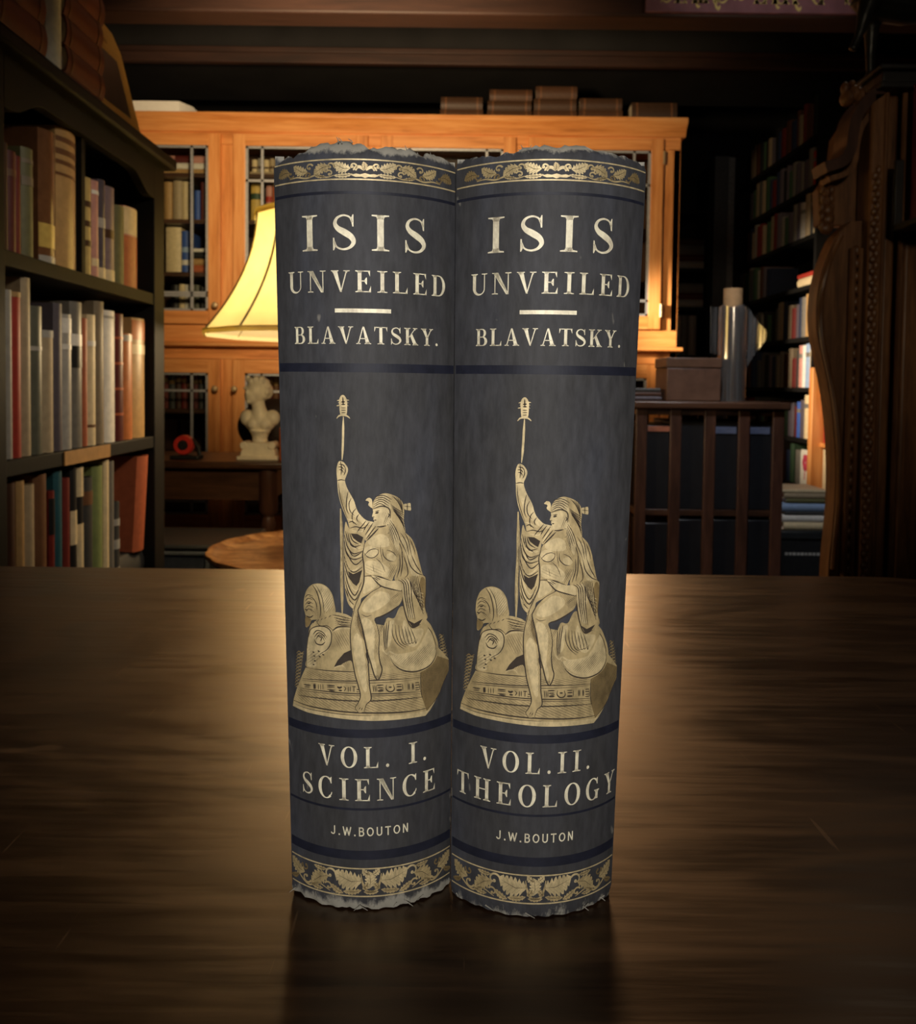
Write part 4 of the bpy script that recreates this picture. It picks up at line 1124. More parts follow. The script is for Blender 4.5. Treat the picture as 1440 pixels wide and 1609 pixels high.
def antique_book(label, loc, rz, sp, cloth, vol_lines, lean_seed, shift=0.0, fray=1.0, depth=0.158):
    rnd = random.Random(lean_seed)
    t = thing('antique_book', label, 'book', loc, (0, 0, rz), 'two tall dark cloth volumes on the desk')
    # --- spine: a rounded, slightly torn shell of cloth
    amax = sp.arc
    nu, nz = int(round(2 * amax / sp.CUT)), 150
    tear = [0.0]
    for i in range(nu): tear.append(tear[-1] * 0.7 + rnd.uniform(-1, 1))
    def top(u, i): return 0.2387 + fray * (0.0012 * math.sin(u * 5 + lean_seed) + 0.0011 * tear[i]) - 0.0035 * abs(u) ** 6
    tearb = [rnd.uniform(0, 1) for i in range(nu + 1)]
    def bot(u, i): return 0.0002 + fray * 0.0007 * tearb[i] * (0.5 + 0.5 * math.sin(u * 9 + lean_seed))
    mb = MB()
    vs, fs = [], []
    for layer, thick in ((0, 0.0), (1, 0.0012)):
        for i in range(nu + 1):
            u = -1 + 2 * i / nu
            z1, z0 = top(u, i), bot(u, i)
            for j in range(nz + 1):
                f = j / nz
                z = z0 + (z1 - z0) * f
                p = sp.pt(u * amax, z * 1000, -thick)
                d = max(0, (z - 0.2346) / 0.0050); e = max(0, (0.0042 - z) / 0.0042)
                pull = 0.0030 * d * d + 0.0006 * e * e
                wob = 0.00035 * math.sin(u * 31 + z * 900 + lean_seed) * min(1, d * 1.6 + e * 1.4)
                a = u * amax / 1000 / sp.R
                p = p - Vector((math.sin(a), -math.cos(a), 0)) * (pull + wob * fray)
                vs.append(p)
    A = (nu + 1) * (nz + 1)
    for i in range(nu):
        for j in range(nz):
            q = (i * (nz + 1) + j, (i + 1) * (nz + 1) + j, (i + 1) * (nz + 1) + j + 1, i * (nz + 1) + j + 1)
            fs.append(q); fs.append(tuple(A + k for k in reversed(q)))
    for i in range(nu):
        for j in (0, nz):
            a0, a1 = i * (nz + 1) + j, (i + 1) * (nz + 1) + j
            fs.append((a0, A + a0, A + a1, a1))
    for j in range(nz):
        for i in (0, nu):
            a0, a1 = i * (nz + 1) + j, i * (nz + 1) + j + 1
            fs.append((a0, a1, A + a1, A + a0))
    mb.add(vs, fs)
    obj('spine', mb, cloth, t, smooth=60, local=True)
    # --- torn threads standing at head and tail
    th = MB()
    for k in range(int(26 * fray)):
        u = rnd.uniform(-0.95, 0.95); i = int((u + 1) / 2 * nu)
        head = rnd.random() < 0.7
        z = top(u, i) - 0.0012 if head else bot(u, i) + 0.0016
        p = sp.pt(u * amax, z * 1000, -0.0022 if head else 0.0003)
        if head:
            q = p + Vector((rnd.uniform(-0.0016, 0.0016), rnd.uniform(0, 0.001), rnd.uniform(0.0008, 0.0024)))
            m_ = p.lerp(q, 0.5) + Vector((rnd.uniform(-0.0006, 0.0006), 0, 0))
        else:
            q = p + Vector((rnd.uniform(-0.003, 0.003), -rnd.uniform(0.0003, 0.001), -min(z - 0.0004, rnd.uniform(0.0008, 0.0016))))
            m_ = p.lerp(q, 0.5)
        th.tube([p, m_, q], [0.00022, 0.00016, 0.00008], 5)
    tt = obj('loose_threads', th, plain((0.30, 0.28, 0.23), 0.9, 0, 0.1, 0.2, 300, 'frayed_thread'), t, local=True)
    tt['kind'] = 'stuff'
    # --- boards and page block
    for sx in (-1, 1):
        m2 = MB()
        prof = []
        for z in (0.0, 0.238):
            k = sp.k(z); xe = sp.R * k * math.sin(amax / 1000 / sp.R) * sx; ye = sp.R * k * (1 - math.cos(amax / 1000 / sp.R))
            xi = xe - sx * 0.0032
            l_ = sp.lean * z
            prof.append([(l_ + xi, ye + 0.0012, z), (l_ + xe - sx * 0.0004, ye + 0.0012, z), (l_ + xe - sx * 0.0018, ye + 0.007, z), (l_ + xe, ye + 0.012, z), (l_ + xe * 0.95, ye + depth, z), (l_ + xi * 0.95, ye + depth, z)])
        n = 6
        m2.add(prof[0] + prof[1], [(i, (i + 1) % n, n + (i + 1) % n, n + i) for i in range(n)] + [tuple(range(n - 1, -1, -1)), tuple(range(n, 2 * n))])
        obj('cover_board', m2, cloth, t, local=True, smooth=50)
    pb = MB(); ring = []
    for z in (0.004, 0.232):
        k = sp.k(z); xe = sp.R * k * math.sin(amax / 1000 / sp.R) - 0.0036; ye = sp.R * k * (1 - math.cos(amax / 1000 / sp.R))
        pts = [(-xe, ye + 0.001, z), (-xe * 0.5, ye * 0.45 + 0.001, z), (0, 0.0034, z), (xe * 0.5, ye * 0.45 + 0.001, z), (xe, ye + 0.001, z), (xe * 0.955, ye + depth - 0.006, z), (0, ye + depth - 0.011, z), (-xe * 0.955, ye + depth - 0.006, z)]
        ring.append([(q[0] + sp.lean * z, q[1], q[2]) for q in pts])
    n = 8
    pb.add(ring[0] + ring[1], [(i, (i + 1) % n, n + (i + 1) % n, n + i) for i in range(n)] + [tuple(range(n - 1, -1, -1)), tuple(range(n, 2 * n))])
    obj('page_block', pb, PAPER, t, local=True, smooth=50)
    # --- stamped decoration
    half = amax - 0.6
    for z, w in ((224.2, 0.9), (170.9, 2.7), (56.7, 2.7), (32.6, 0.75), (17.9, 2.9)):
        r = Art(0.00004)
        r.polys(ribbon([(-half + i * 2 * half / 40, z) for i in range(41)], w, taper=False), 0)
        r.build('dark_rule', [NAVY], sp, t)
    for (txt, s0, s1, z, cap, fn, hs) in [('ISIS', -19.9 + shift, 18.6 + shift, 206.7, 10.9, glyph, 1.0), ('UNVEILED', -25.6 + shift, 26.2 + shift, 194.0, 6.6, glyph, 0.96),
                                          ('BLAVATSKY.', -23.6 + shift, 23.2 + shift, 178.2, 5.3, glyph, 0.96)] + [q + (glyph, 0.95) for q in vol_lines] + [('J.W.BOUTON', -13.8 + shift, 12.5 + shift, 24.0, 2.9, sans, 1.0)]:
        a = Art()
        lay_text(a, txt, s0, s1, z, cap, fn, hscale=hs)
        a.build('gilt_lettering', [GOLD_T], sp, t)
    a = Art()
    a.poly([(-9.6 + shift, 187.75), (7.2 + shift, 187.75), (7.2 + shift, 189.0), (-9.6 + shift, 189.0)], 0)
    a.build('gilt_dash', [GOLD_T], sp, t)
    emblem(sp, t, shift)
    border(sp, t, 228.2, 234.2, half, 'head', seed=lean_seed)
    border(sp, t, 4.7, 13.6, half, 'tail', seed=lean_seed + 1)
    return t

CLOTH_L = cloth_mat('rubbed_book_cloth_left', 0.72, 0.62)
CLOTH_R = cloth_mat('rubbed_book_cloth_right', 0.62, 0.42)
sp_r = Spine(0.0508, 0.0590, 32.5, 0.0131)
sp_l = Spine(0.0488, 0.0550, 31.25, -0.0167)
antique_book('right of two tall dark blue cloth books, gilt lettered VOL.II. THEOLOGY', (0.02585, 0.2581, 0.7502), R_(0.6), sp_r, CLOTH_R,
             [('VOL.II.', -19.9, 17.9, 45.8, 6.7), ('THEOLOGY', -29.6, 30.6, 35.3, 7.0)], 7, 0.0, 0.8)
antique_book('left of two tall dark blue cloth books, gilt lettered VOL. I. SCIENCE', (-0.0254, 0.2609, 0.7502), R_(5.0), sp_l, CLOTH_L,
             [('VOL. I.', -17.5, 19.5, 45.8, 6.7), ('SCIENCE', -24.5, 23.2, 35.3, 7.0)], 3, 0.2, 1.15)

# ------------------------------------------------------------------ shop books (a case of boards + spine, a page block, a spine label)
C_ = dict(
    maroon=(0.10, 0.016, 0.014), dark_red=(0.16, 0.02, 0.015), red=(0.36, 0.035, 0.022), brick=(0.40, 0.105, 0.045), orange=(0.45, 0.14, 0.04),
    brown=(0.15, 0.065, 0.028), dark_brown=(0.06, 0.024, 0.013), tan=(0.42, 0.25, 0.10), ochre=(0.42, 0.24, 0.06), yellow=(0.56, 0.38, 0.10),
    cream=(0.66, 0.52, 0.31), white=(0.72, 0.67, 0.60), beige=(0.38, 0.29, 0.18), taupe=(0.19, 0.145, 0.095), grey=(0.16, 0.145, 0.125),
    pale_grey=(0.37, 0.34, 0.30), purple_grey=(0.085, 0.07, 0.085), olive=(0.135, 0.125, 0.055), green=(0.20, 0.235, 0.085), grey_green=(0.105, 0.105, 0.078),
    dark_green=(0.035, 0.065, 0.036), teal=(0.02, 0.085, 0.105), navy=(0.018, 0.024, 0.05), blue=(0.045, 0.10, 0.36), pale_blue=(0.28, 0.38, 0.56), black=(0.014, 0.013, 0.013),
    pink=(0.50, 0.24, 0.20), dark_grey=(0.05, 0.048, 0.046), mauve=(0.20, 0.14, 0.15), gold=(0.46, 0.33, 0.12))
def cloth_c(c, gloss=0.5): return plain(C_[c] if isinstance(c, str) else c, gloss, 0, 0.35, 0.16, 70, 'book_cover_' + (c if isinstance(c, str) else 'mix'))
_book_mesh = {}
def book(label, group, loc, rot, th, h, d, color, bands=(), gloss=0.5, pages=None, flat=False, cat='book', name='book', bulge=None):
    """local frame: spine faces -y, thickness along x, stands on z=0. bands: (z0, z1, colour) as shares of the height"""
    t = thing(name, label, cat, loc, rot, group)
    tb = min(0.0028, th * 0.14)
    n = 2 if flat else 8
    bul = 0.0 if flat else (min(th * 0.22, 0.009) if bulge is None else bulge)
    outer, inner = [], []
    for i in range(n + 1):
        u = -1 + 2 * i / n
        outer.append((u * th / 2, -bul * (1 - u * u) + bul))
        inner.append((u * (th / 2 - tb), -bul * (1 - u * u) + bul + tb))
    pts = outer + [(th / 2, d), (th / 2 - tb, d)] + inner[::-1] + [(-th / 2 + tb, d), (-th / 2, d)]
    obj('cover', MB().prism(pts, 0, h), cloth_c(color, gloss), t, local=True, smooth=35)
    e = min(0.004, h * 0.02)
    pin = [(x, y + 0.0006) for x, y in inner] + [(th / 2 - tb - 0.0002, d - e * 1.3), (0, d - e * 2.2), (-th / 2 + tb + 0.0002, d - e * 1.3)]
    obj('page_block', MB().prism(pin, e, h - e), pages or PAPER, t, local=True, smooth=0)
    for (f0, f1, bc) in bands:
        b = MB(); vs, fs = [], []
        for i in range(n + 1):
            u = (-1 + 2 * i / n)
            for z in (f0 * h, f1 * h):
                for o in (0.0, -0.0009): vs.append((u * th / 2 * 0.985, -bul * (1 - u * u) + bul + o, z))
        for i in range(n):
            a = 4 * i; c = 4 * (i + 1)
            fs += [(a + 1, c + 1, c + 3, a + 3), (a, a + 2, c + 2, c), (a, c, c + 1, a + 1), (a + 2, a + 3, c + 3, c + 2)]
        fs += [(0, 1, 3, 2), (4 * n, 4 * n + 2, 4 * n + 3, 4 * n + 1)]
        obj('spine_label', b.add(vs, fs), cloth_c(bc, gloss), t, local=True)
    return t

ORD = ['first', 'second', 'third', 'fourth', 'fifth', 'sixth', 'seventh', 'eighth', 'ninth', 'tenth', 'eleventh', 'twelfth', 'thirteenth', 'fourteenth', 'fifteenth', 'sixteenth', 'seventeenth', 'eighteenth', 'nineteenth', 'twentieth', 'twenty-first', 'twenty-second']

# ------------------------------------------------------------------ black bookcase along the left side (its front faces right)
case = thing('bookcase', 'black painted bookcase with scalloped top rail on the left, full of books', 'bookcase', (-0.79, 1.52, 0))
XF, XB, Y0, Y1 = -0.64, -0.93, 1.165, 1.845
obj('back_panel', MB().box(XB - 0.012, XB, Y0, Y1, 0.0, 1.372), BLACKPAINT, case)
obj('side_panel', MB().box(XB, XF - 0.0, Y0, 1.2, 0.0, 1.372), BLACKPAINT, case, bevel=0.002)
obj('side_panel', MB().box(XB, XF - 0.0, 1.785, Y1, 0.0, 1.372), BLACKPAINT, case, bevel=0.002)
for z in (0.09, 0.478, 0.776, 1.076):
    obj('shelf', MB().box(XB, XF - 0.002, 1.2, 1.785, z, z + 0.024), BLACKPAINT, case, bevel=0.0015)
obj('shelf_patch', MB().box(XF - 0.002, XF + 0.0005, 1.376, 1.556, 0.7765, 0.7995), plain((0.42, 0.22, 0.075), 0.5, 0, 0.4, 0.2, 40, 'bare_wood_edge'), case)['label'] = 'bare orange wood patch on shelf edge'
# scalloped rail under the top
sc = [(1.2, 1.372), (1.2, 1.296)]
for k in range(41):
    f = k / 40; y = 1.2 + 0.585 * f
    q = min(f, 1 - f)
    z = 1.298 + (0.0 if q < 0.03 else 0.034 * (0.5 - 0.5 * math.cos(math.pi * min(1, (q - 0.03) / 0.17))))
    sc.append((y, z))
sc += [(1.785, 1.296), (1.785, 1.372)]
obj('scalloped_rail', MB().prism(sc, XF - 0.018, XF, 'x'), BLACKPAINT, case, bevel=0.001)
obj('top_board', MB().box(XB - 0.012, XF + 0.022, Y0 - 0.02, Y1 + 0.02, 1.372, 1.397), BLACKPAINT, case, bevel=0.006)
obj('divider', MB().box(XB, XF - 0.012, 1.470, 1.4835, 1.100, 1.372), BLACKPAINT, case)
obj('plinth', MB().box(XB, XF - 0.015, 1.2, 1.785, 0.0, 0.09), BLACKPAINT, case)

def left_row(rows, z, where, group):
    for i, (y0, y1, h, col, desc, bands, gloss, inset) in enumerate(rows):
        th = (y1 - y0) - 0.0012
        lab = '%s, %s from left, %s of black bookcase' % (desc, ORD[i], where)
        book(lab, group, (-0.652 - inset, (y0 + y1) / 2, z + 0.0002), (0, 0, R_(90)), th, h, 0.165 + 0.03 * ((i * 7) % 3), col, bands, gloss)
left_row([
    (1.2192, 1.2348, .155, 'dark_brown', 'thin dark brown book', (), .5, 0),
    (1.2345, 1.2613, .148, 'maroon', 'dark maroon book', ((.75, .82, 'brown'),), .5, 0),
    (1.2612, 1.2797, .147, 'dark_red', 'narrow dark red book', (), .5, .004),
    (1.2798, 1.3145, .165, 'olive', 'dark olive book', ((.66, .74, 'taupe'), (.86, .9, 'taupe')), .5, 0),
    (1.3145, 1.3345, .160, 'black', 'black book', (), .5, .02),
    (1.3350, 1.3902, .210, 'brown', 'tall brown book in glossy wrapper', ((.12, .30, 'yellow'), (.0, .06, 'pale_grey')), .18, 0),
    (1.3924, 1.4672, .230, 'tan', 'tall tan book with brown lettered lines', ((.66, .68, 'brown'), (.74, .77, 'brown'), (.81, .85, 'brown'), (.90, .935, 'brown')), .30, 0),
    (1.4860, 1.5180, .171, 'gold', 'speckled gold backed book beside the divider', ((.3, .36, 'dark_brown'), (.5, .56, 'dark_brown'), (.7, .76, 'dark_brown')), .35, 0),
    (1.5200, 1.5469, .173, 'pink', 'faded pink book', ((.86, .9, 'white'), (.12, .2, 'cream')), .35, 0),
    (1.5470, 1.5777, .181, 'purple_grey', 'purple grey book', ((.52, .62, 'pale_grey'), (.0, .12, 'cream')), .25, 0),
    (1.5776, 1.6247, .177, 'mauve', 'grey brown book with pale tail', ((.0, .13, 'cream'), (.46, .55, 'dark_brown')), .35, 0),
    (1.6244, 1.6711, .152, 'olive', 'olive green book', (), .5, 0),
    (1.6711, 1.7413, .160, 'pink', 'cream book with brick red lower half', ((.0, .64, 'brick'), (.66, .99, 'cream')), .4, 0),
], 1.100, 'top shelf', 'books on the top shelf of the black bookcase')
left_row([
    (1.2263, 1.2439, .246, 'pale_grey', 'slim pale grey book', (), .5, 0),
    (1.2438, 1.2730, .245, 'red', 'bright red book', ((.97, 1.0, 'tan'),), .5, 0),
    (1.2734, 1.3010, .270, 'beige', 'tallest beige book', (), .5, 0),
    (1.3033, 1.3405, .230, 'grey_green', 'grey green book', ((.70, .73, 'pale_grey'),), .4, 0),
    (1.3411, 1.3752, .195, 'beige', 'short fawn book', ((.94, 1.0, 'pale_grey'),), .6, 0),
    (1.3758, 1.4047, .241, 'purple_grey', 'dark purple grey book', (), .5, 0),
    (1.4068, 1.4395, .226, 'pale_grey', 'light grey book', ((.86, .97, 'white'), (.74, .78, 'white')), .4, 0),
    (1.4397, 1.4838, .250, 'grey', 'broad olive grey book', ((.70, .78, 'white'), (.55, .70, 'black')), .4, 0),
    (1.4838, 1.5018, .225, 'brick', 'thin reddish brown book', (), .5, .003),
    (1.5019, 1.5337, .233, 'cream', 'cream yellow book', ((.14, .16, 'brown'), (.76, .8, 'white')), .5, 0),
    (1.5340, 1.5727, .260, 'taupe', 'tall taupe book', (), .5, 0),
    (1.5728, 1.6255, .247, 'white', 'broad white book', ((.94, .96, 'pale_grey'),), .5, 0),
    (1.6258, 1.6628, .245, 'maroon', 'dark red ribbed book', ((.2, .22, 'brick'), (.4, .42, 'brick'), (.6, .62, 'brick'), (.8, .82, 'brick')), .4, 0),
    (1.6630, 1.7120, .209, 'orange', 'rust orange book', ((.93, .99, 'pale_grey'),), .4, 0),
    (1.7125, 1.7820, .244, 'tan', 'tan book with orange head', ((.82, .98, 'orange'), (.70, .78, 'cream')), .4, 0),
], 0.800, 'middle shelf', 'books on the middle shelf of the black bookcase')
book('tall dark green book standing behind the rust orange book, middle shelf of black bookcase', 'books on the middle shelf of the black bookcase', (-0.852, 1.69, 0.8002), (0, 0, R_(90)), 0.05, 0.264, 0.07, 'dark_green')
left_row([
    (1.2221, 1.2540, .262, 'dark_brown', 'dark brown book', ((.15, .2, 'brown'), (.3, .35, 'brown')), .5, 0),
    (1.2542, 1.2780, .262, 'tan', 'tan brown book', (), .5, 0),
    (1.2782, 1.3114, .253, 'beige', 'beige book', (), .5, 0),
    (1.3116, 1.3523, .266, 'brown', 'reddish brown book', (), .5, 0),
    (1.3525, 1.3719, .235, 'dark_red', 'small dark red book', ((.7, .95, 'black'),), .4, 0),
    (1.3723, 1.4014, .266, 'teal', 'teal blue book', (), .5, 0),
    (1.4035, 1.4268, .250, 'dark_red', 'slim maroon red book', (), .5, 0),
    (1.4294, 1.4530, .266, 'black', 'black book with cream spine label', ((.50, .72, 'cream'),), .5, 0),
    (1.4536, 1.4785, .266, 'black', 'black book with cream head and foot', ((.80, .99, 'cream'), (.0, .62, 'cream')), .5, 0),
    (1.4808, 1.5225, .242, 'dark_grey', 'mottled dark grey book', ((.8, .9, 'brown'),), .5, 0),
    (1.5229, 1.5642, .258, 'green', 'pale green book', (), .5, 0),
    (1.5645, 1.5874, .266, 'cream', 'slim cream book', (), .5, 0),
    (1.5876, 1.6105, .262, 'grey', 'grey book', (), .5, 0),
    (1.6108, 1.6384, .181, 'dark_grey', 'short patterned dark book', ((.2, .3, 'pale_grey'), (.5, .6, 'pale_grey'), (.75, .82, 'pale_grey')), .5, 0),
], 0.502, 'lower shelf', 'books on the lower shelf of the black bookcase')
book('thick grey book lying flat under the brick red book, lower shelf of black bookcase', 'books on the lower shelf of the black bookcase', (-0.662, 1.7835, 0.502 + 0.031), (0, R_(-90), R_(90)), 0.0615, 0.138, 0.18, 'dark_grey')
book('brick red book tipped outward on a flat book, right end of lower bookcase shelf', 'books on the lower shelf of the black bookcase', (-0.655, 1.7515, 0.5645), (R_(3.0), 0, R_(90)), 0.058, 0.197, 0.165, (0.36, 0.09, 0.04), (), 0.5)

# ---- things lying and standing on top of the black bookcase
def flat_book(label, group, xr, y, z, th, h, d, color, rz=0.0, bands=(), gloss=0.5, pages=None):
    """a book lying flat, spine towards -y turned by rz; xr is the right end when rz = 0"""
    return book(label, group, (xr, y, z + th / 2), (0, R_(-90), rz), th, h, d, color, bands, gloss, pages)
leather = (0.13, 0.034, 0.018)
for pile, (yr, n0) in enumerate(((1.392, 5), (1.617, 6))):
    hh = 0.152
    z = 1.3972
    for k in range(n0 - pile * 0):
        th = 0.044 + 0.004 * ((k + pile) % 2)
        yy = yr + (0.004 * ((k * 5) % 3))
        where = 'nearest the desk' if pile == 0 else 'beside the tan cover'
        book('reddish brown leather volume lying flat, %s from bottom of the pile %s' % (ORD[k], where), 'leather volumes piled on the black bookcase',
             (-0.675, yy if pile == 0 else yy, z + th / 2), (0, R_(-90), R_(90)), th, hh, 0.13, leather, ((.86, .90, 'brown'), (.10, .14, 'brown')), 0.35, None, False, bulge=0.0045)
        z += th + 0.0006
book('tall white book standing upright between the two leather piles', 'books on top of the black bookcase', (-0.672, 1.432, 1.3972), (0, 0, R_(90)), 0.052, 0.27, 0.18, (0.70, 0.68, 0.58), ((.05, .12, 'pale_grey'),), 0.6)

# tan picture-fronted book leaning back at the far end of the top
cov = thing('picture_book', 'tan fronted book with dark picture leaning on top of the black bookcase', 'book', (-0.672, 1.72, 1.4045), (0, R_(-14), 0))
CV = plain((0.42, 0.24, 0.065), 0.45, 0, 0.4, 0.15, 40, 'tan_dust_jacket')
obj('cover', MB().prism([(-0.098, 0.0), (0.098, 0.0), (0.098, 0.205), (0.072, 0.240), (-0.098, 0.262)], -0.028, -0.0255, 'x').prism([(-0.098, 0.0), (0.098, 0.0), (0.098, 0.205), (0.072, 0.240), (-0.098, 0.262)], -0.0025, 0.0, 'x').box(-0.028, 0, -0.098, -0.0955, 0, 0.262), CV, cov, local=True)
obj('page_block', MB().prism([(-0.0955, 0.003), (0.094, 0.003), (0.094, 0.20), (0.069, 0.234), (-0.0955, 0.256)], -0.0253, -0.0027, 'x'), PAPER, cov, local=True)
obj('cover_picture', MB().box(0.0, 0.0012, -0.082, 0.055, 0.055, 0.175), plain((0.03, 0.02, 0.013), 0.3, 0, 0.4, 0.7, 25, 'dark_photograph'), cov, local=True)
obj('cover_band', MB().box(0.0, 0.0010, -0.098, 0.098, 0.018, 0.026).box(0.0, 0.0010, -0.06, 0.02, 0.198, 0.206), plain((0.24, 0.12, 0.03), 0.5), cov, local=True)

# ------------------------------------------------------------------ glazed pine bookcase at the back
hut = thing('glazed_bookcase', 'large orange pine bookcase with leaded glass doors behind the lamp', 'bookcase', (-0.4, 4.2, 0))
HX0, HX1, HY, HYB = -1.81, 1.03, 4.02, 4.42
DW, PW = 0.632, 0.058
dl = [-1.736 + k * (DW + PW) - 0.02 for k in range(4)]      # left edge of each door
car = MB()
car.box(HX0, HX0 + 0.03, HY, HYB, 0.0, 2.09).box(HX1 - 0.03, HX1, HY, HYB, 0.0, 2.09)
obj('carcass_side', MB().box(HX0, HX0 + 0.03, HY, HYB, 0.0, 2.09), PINE_V, hut)
obj('carcass_side', MB().box(HX1 - 0.03, HX1, HY, HYB, 0.0, 2.09), PINE_V, hut)
obj('back_board', MB().box(HX0 + 0.03, HX1 - 0.03, HYB - 0.015, HYB, 0.2, 2.09), DARKWOOD_V, hut)
for z in (1.905 - 0.02, 1.687 - 0.02, 1.438 - 0.02, 1.245, 0.765, 0.545, 0.285):
    obj('shelf', MB().box(HX0 + 0.03, HX1 - 0.03, HY + 0.035, HYB - 0.015, z, z + 0.0195), DARKWOOD, hut)
obj('cornice', MB().prism([(HY - 0.012, 2.085), (HY - 0.03, 2.12), (HY - 0.055, 2.145), (HY - 0.055, 2.165), (HYB, 2.165), (HYB, 2.085)], HX0 - 0.02, HX1 + 0.02, 'x'), PINE_H, hut, bevel=0.003)
obj('frieze_rail', MB().box(HX0, HX1, HY - 0.004, HY + 0.03, 2.03, 2.09), PINE_H, hut, bevel=0.002)
obj('middle_rail', MB().box(HX0, HX1, HY - 0.006, HY + 0.03, 1.105, 1.185), PINE_H, hut, bevel=0.003)
obj('ledge', MB().box(HX0 - 0.02, HX1 + 0.022, HY - 0.05, HY + 0.03, 1.083, 1.105), PINE_H, hut, bevel=0.006)
obj('lower_rail', MB().box(HX0, HX1 - 0.03, HY - 0.003, HY + 0.03, 1.026, 1.083), PINE_H, hut, bevel=0.002)
obj('base_board', MB().box(HX0, HX1 - 0.02, HY + 0.004, HY + 0.03, 0.0, 0.205), DARKWOOD, hut)
posts = [HX0 + 0.015] + [dl[k] - PW / 2 for k in range(1, 4)]
for px in posts:
    obj('upright_post', MB().box(px - 0.033, px + 0.033, HY, HY + 0.03, 0.205, 2.03), PINE_V, hut, bevel=0.002)
obj('upright_post', MB().box(dl[3] + DW - 0.006, HX1, HY, HY + 0.03, 0.205, 2.03), PINE_V, hut, bevel=0.002)

def leaded_door(x0, x1, z0, z1, top_r, bot_r, knob_side, lead_v, lead_h, hinges=False):
    st = 0.058
    ring = MB(); vs = []
    for y in (HY - 0.024, HY - 0.001):
        for (xa, xb, za, zb_) in ((x0, x1, z0, z1), (x0 + st, x1 - st, z0 + bot_r, z1 - top_r)):
            vs += [(xa, y, za), (xb, y, za), (xb, y, zb_), (xa, y, zb_)]
    fs = []
    for i in range(4):
        k_ = (i + 1) % 4
        fs += [(i, k_, 4 + k_, 4 + i), (8 + i, 12 + i, 12 + k_, 8 + k_), (i, 8 + i, 8 + k_, k_), (4 + i, 4 + k_, 12 + k_, 12 + i)]
    d = obj('door', ring.add(vs, fs), PINE_V, hut, bevel=0.003)
    obj('door_rail', MB().box(x0 + st, x1 - st, HY - 0.0247, HY - 0.02, z1 - top_r, z1 - 0.001), PINE_H, d, bevel=0.001)
    obj('door_rail', MB().box(x0 + st, x1 - st, HY - 0.0247, HY - 0.02, z0 + 0.001, z0 + bot_r), PINE_H, d, bevel=0.001)
    gx0, gx1, gz0, gz1 = x0 + st, x1 - st, z0 + bot_r, z1 - top_r
    obj('glass_pane', MB().box(gx0, gx1, HY - 0.014, HY - 0.011, gz0, gz1), GLASS, d)
    lm = MB()
    def came(a, b, w=0.011):
        a, b = Vector(a), Vector(b); dirv = (b - a).normalized(); n = Vector((-dirv.y, dirv.x)) * w / 2
        q = [a + n, b + n, b - n, a - n]
        lm.prism([(p.x, p.y) for p in q], HY - 0.0175, HY - 0.0075, 'y')
    for v in lead_v: came((gx0 + v, gz0), (gx0 + v, gz1))
    for h_ in lead_h: came((gx0, h_), (gx1, h_))
    came((gx0, gz1 - 0.006), (gx1, gz1 - 0.006), 0.010); came((gx0, gz0 + 0.006), (gx1, gz0 + 0.006), 0.010)
    came((gx0 + 0.006, gz0), (gx0 + 0.006, gz1), 0.012); came((gx1 - 0.006, gz0), (gx1 - 0.006, gz1), 0.012)
    obj('lead_cames', lm, LEAD, d)
    kx = x1 - 0.016 if knob_side > 0 else x0 + 0.016
    kz = 1.275 if z0 > 1.1 else 0.885
    kb = MB(); prof = [(0.0001, 0.0), (0.009, 0.0), (0.005, 0.012), (0.006, 0.018), (0.014, 0.026), (0.0155, 0.033), (0.011, 0.041), (0.0001, 0.043)]
    kb.lathe(prof, 0, 0, 20)
    kb.v = [(kx + x, HY - 0.024 - z, kz + y) for x, y, z in kb.v]
    obj('knob', kb, BRASS, d)
    if hinges:
        hx = x1 if knob_side < 0 else x0
        for hz in (z0 + 0.10 * (z1 - z0), z0 + 0.90 * (z1 - z0)):
            obj('hinge', MB().tube([(hx + 0.001, HY - 0.026, hz - 0.03), (hx + 0.001, HY - 0.026, hz + 0.03)], 0.006, 8), BRASS, d)
for k in range(4):
    x0 = dl[k]; x1 = x0 + DW
    side = 1 if k in (0, 2) else -1
    gw = DW - 2 * 0.058
    lv = [gw - 0.078, 0.078] if k in (0, 2) else [0.078, gw - 0.078]
    leaded_door(x0, x1, 1.188, 2.075, 0.055, 0.062, side, lv, [1.322, 1.86 if k else 1.335], True)
    leaded_door(x0, x1, 0.205, 1.024, 0.065, 0.082, side, lv, [0.874, 0.35], True)

def hb(label, x0, x1, z, h, col, d=0.16, bands=(), y=4.12, gloss=0.5, group='books behind the leaded glass doors'):
    return book(label, group, ((x0 + x1) / 2, y, z + 0.0002), (0, 0, 0), (x1 - x0) - 0.001, h, d, col, bands, gloss)
W_ = 'behind the left leaded door'
zs4, zs3, zs2, zs1 = 1.9052, 1.6872, 1.4382, 1.2652
flat_book('tan book lying flat, lowest of the pile in the top of the left leaded door', 'books behind the leaded glass doors', -1.228, 4.10, zs4, 0.030, 0.24, 0.17, 'tan')
flat_book('white book lying flat, middle of the pile in the top of the left leaded door', 'books behind the leaded glass doors', -1.226, 4.10, zs4 + 0.0305, 0.028, 0.22, 0.17, 'white', pages=PAPER_W)
flat_book('pink book lying flat, uppermost of the pile in the top of the left leaded door', 'books behind the leaded glass doors', -1.222, 4.10, zs4 + 0.059, 0.034, 0.25, 0.17, 'pink', bands=((.3, .6, 'maroon'),))
hb('tan cloth book, first on the shelf ' + W_, -1.433, -1.393, zs3, .19, 'tan')
hb('tall beige book, second on the shelf ' + W_, -1.390, -1.345, zs3, .1955, 'beige')
hb('rounded cream book, third on the shelf ' + W_, -1.345, -1.310, zs3, .192, 'cream')
hb('dark book in the shadow beside the cream book ' + W_, -1.308, -1.288, zs3, .185, 'black')
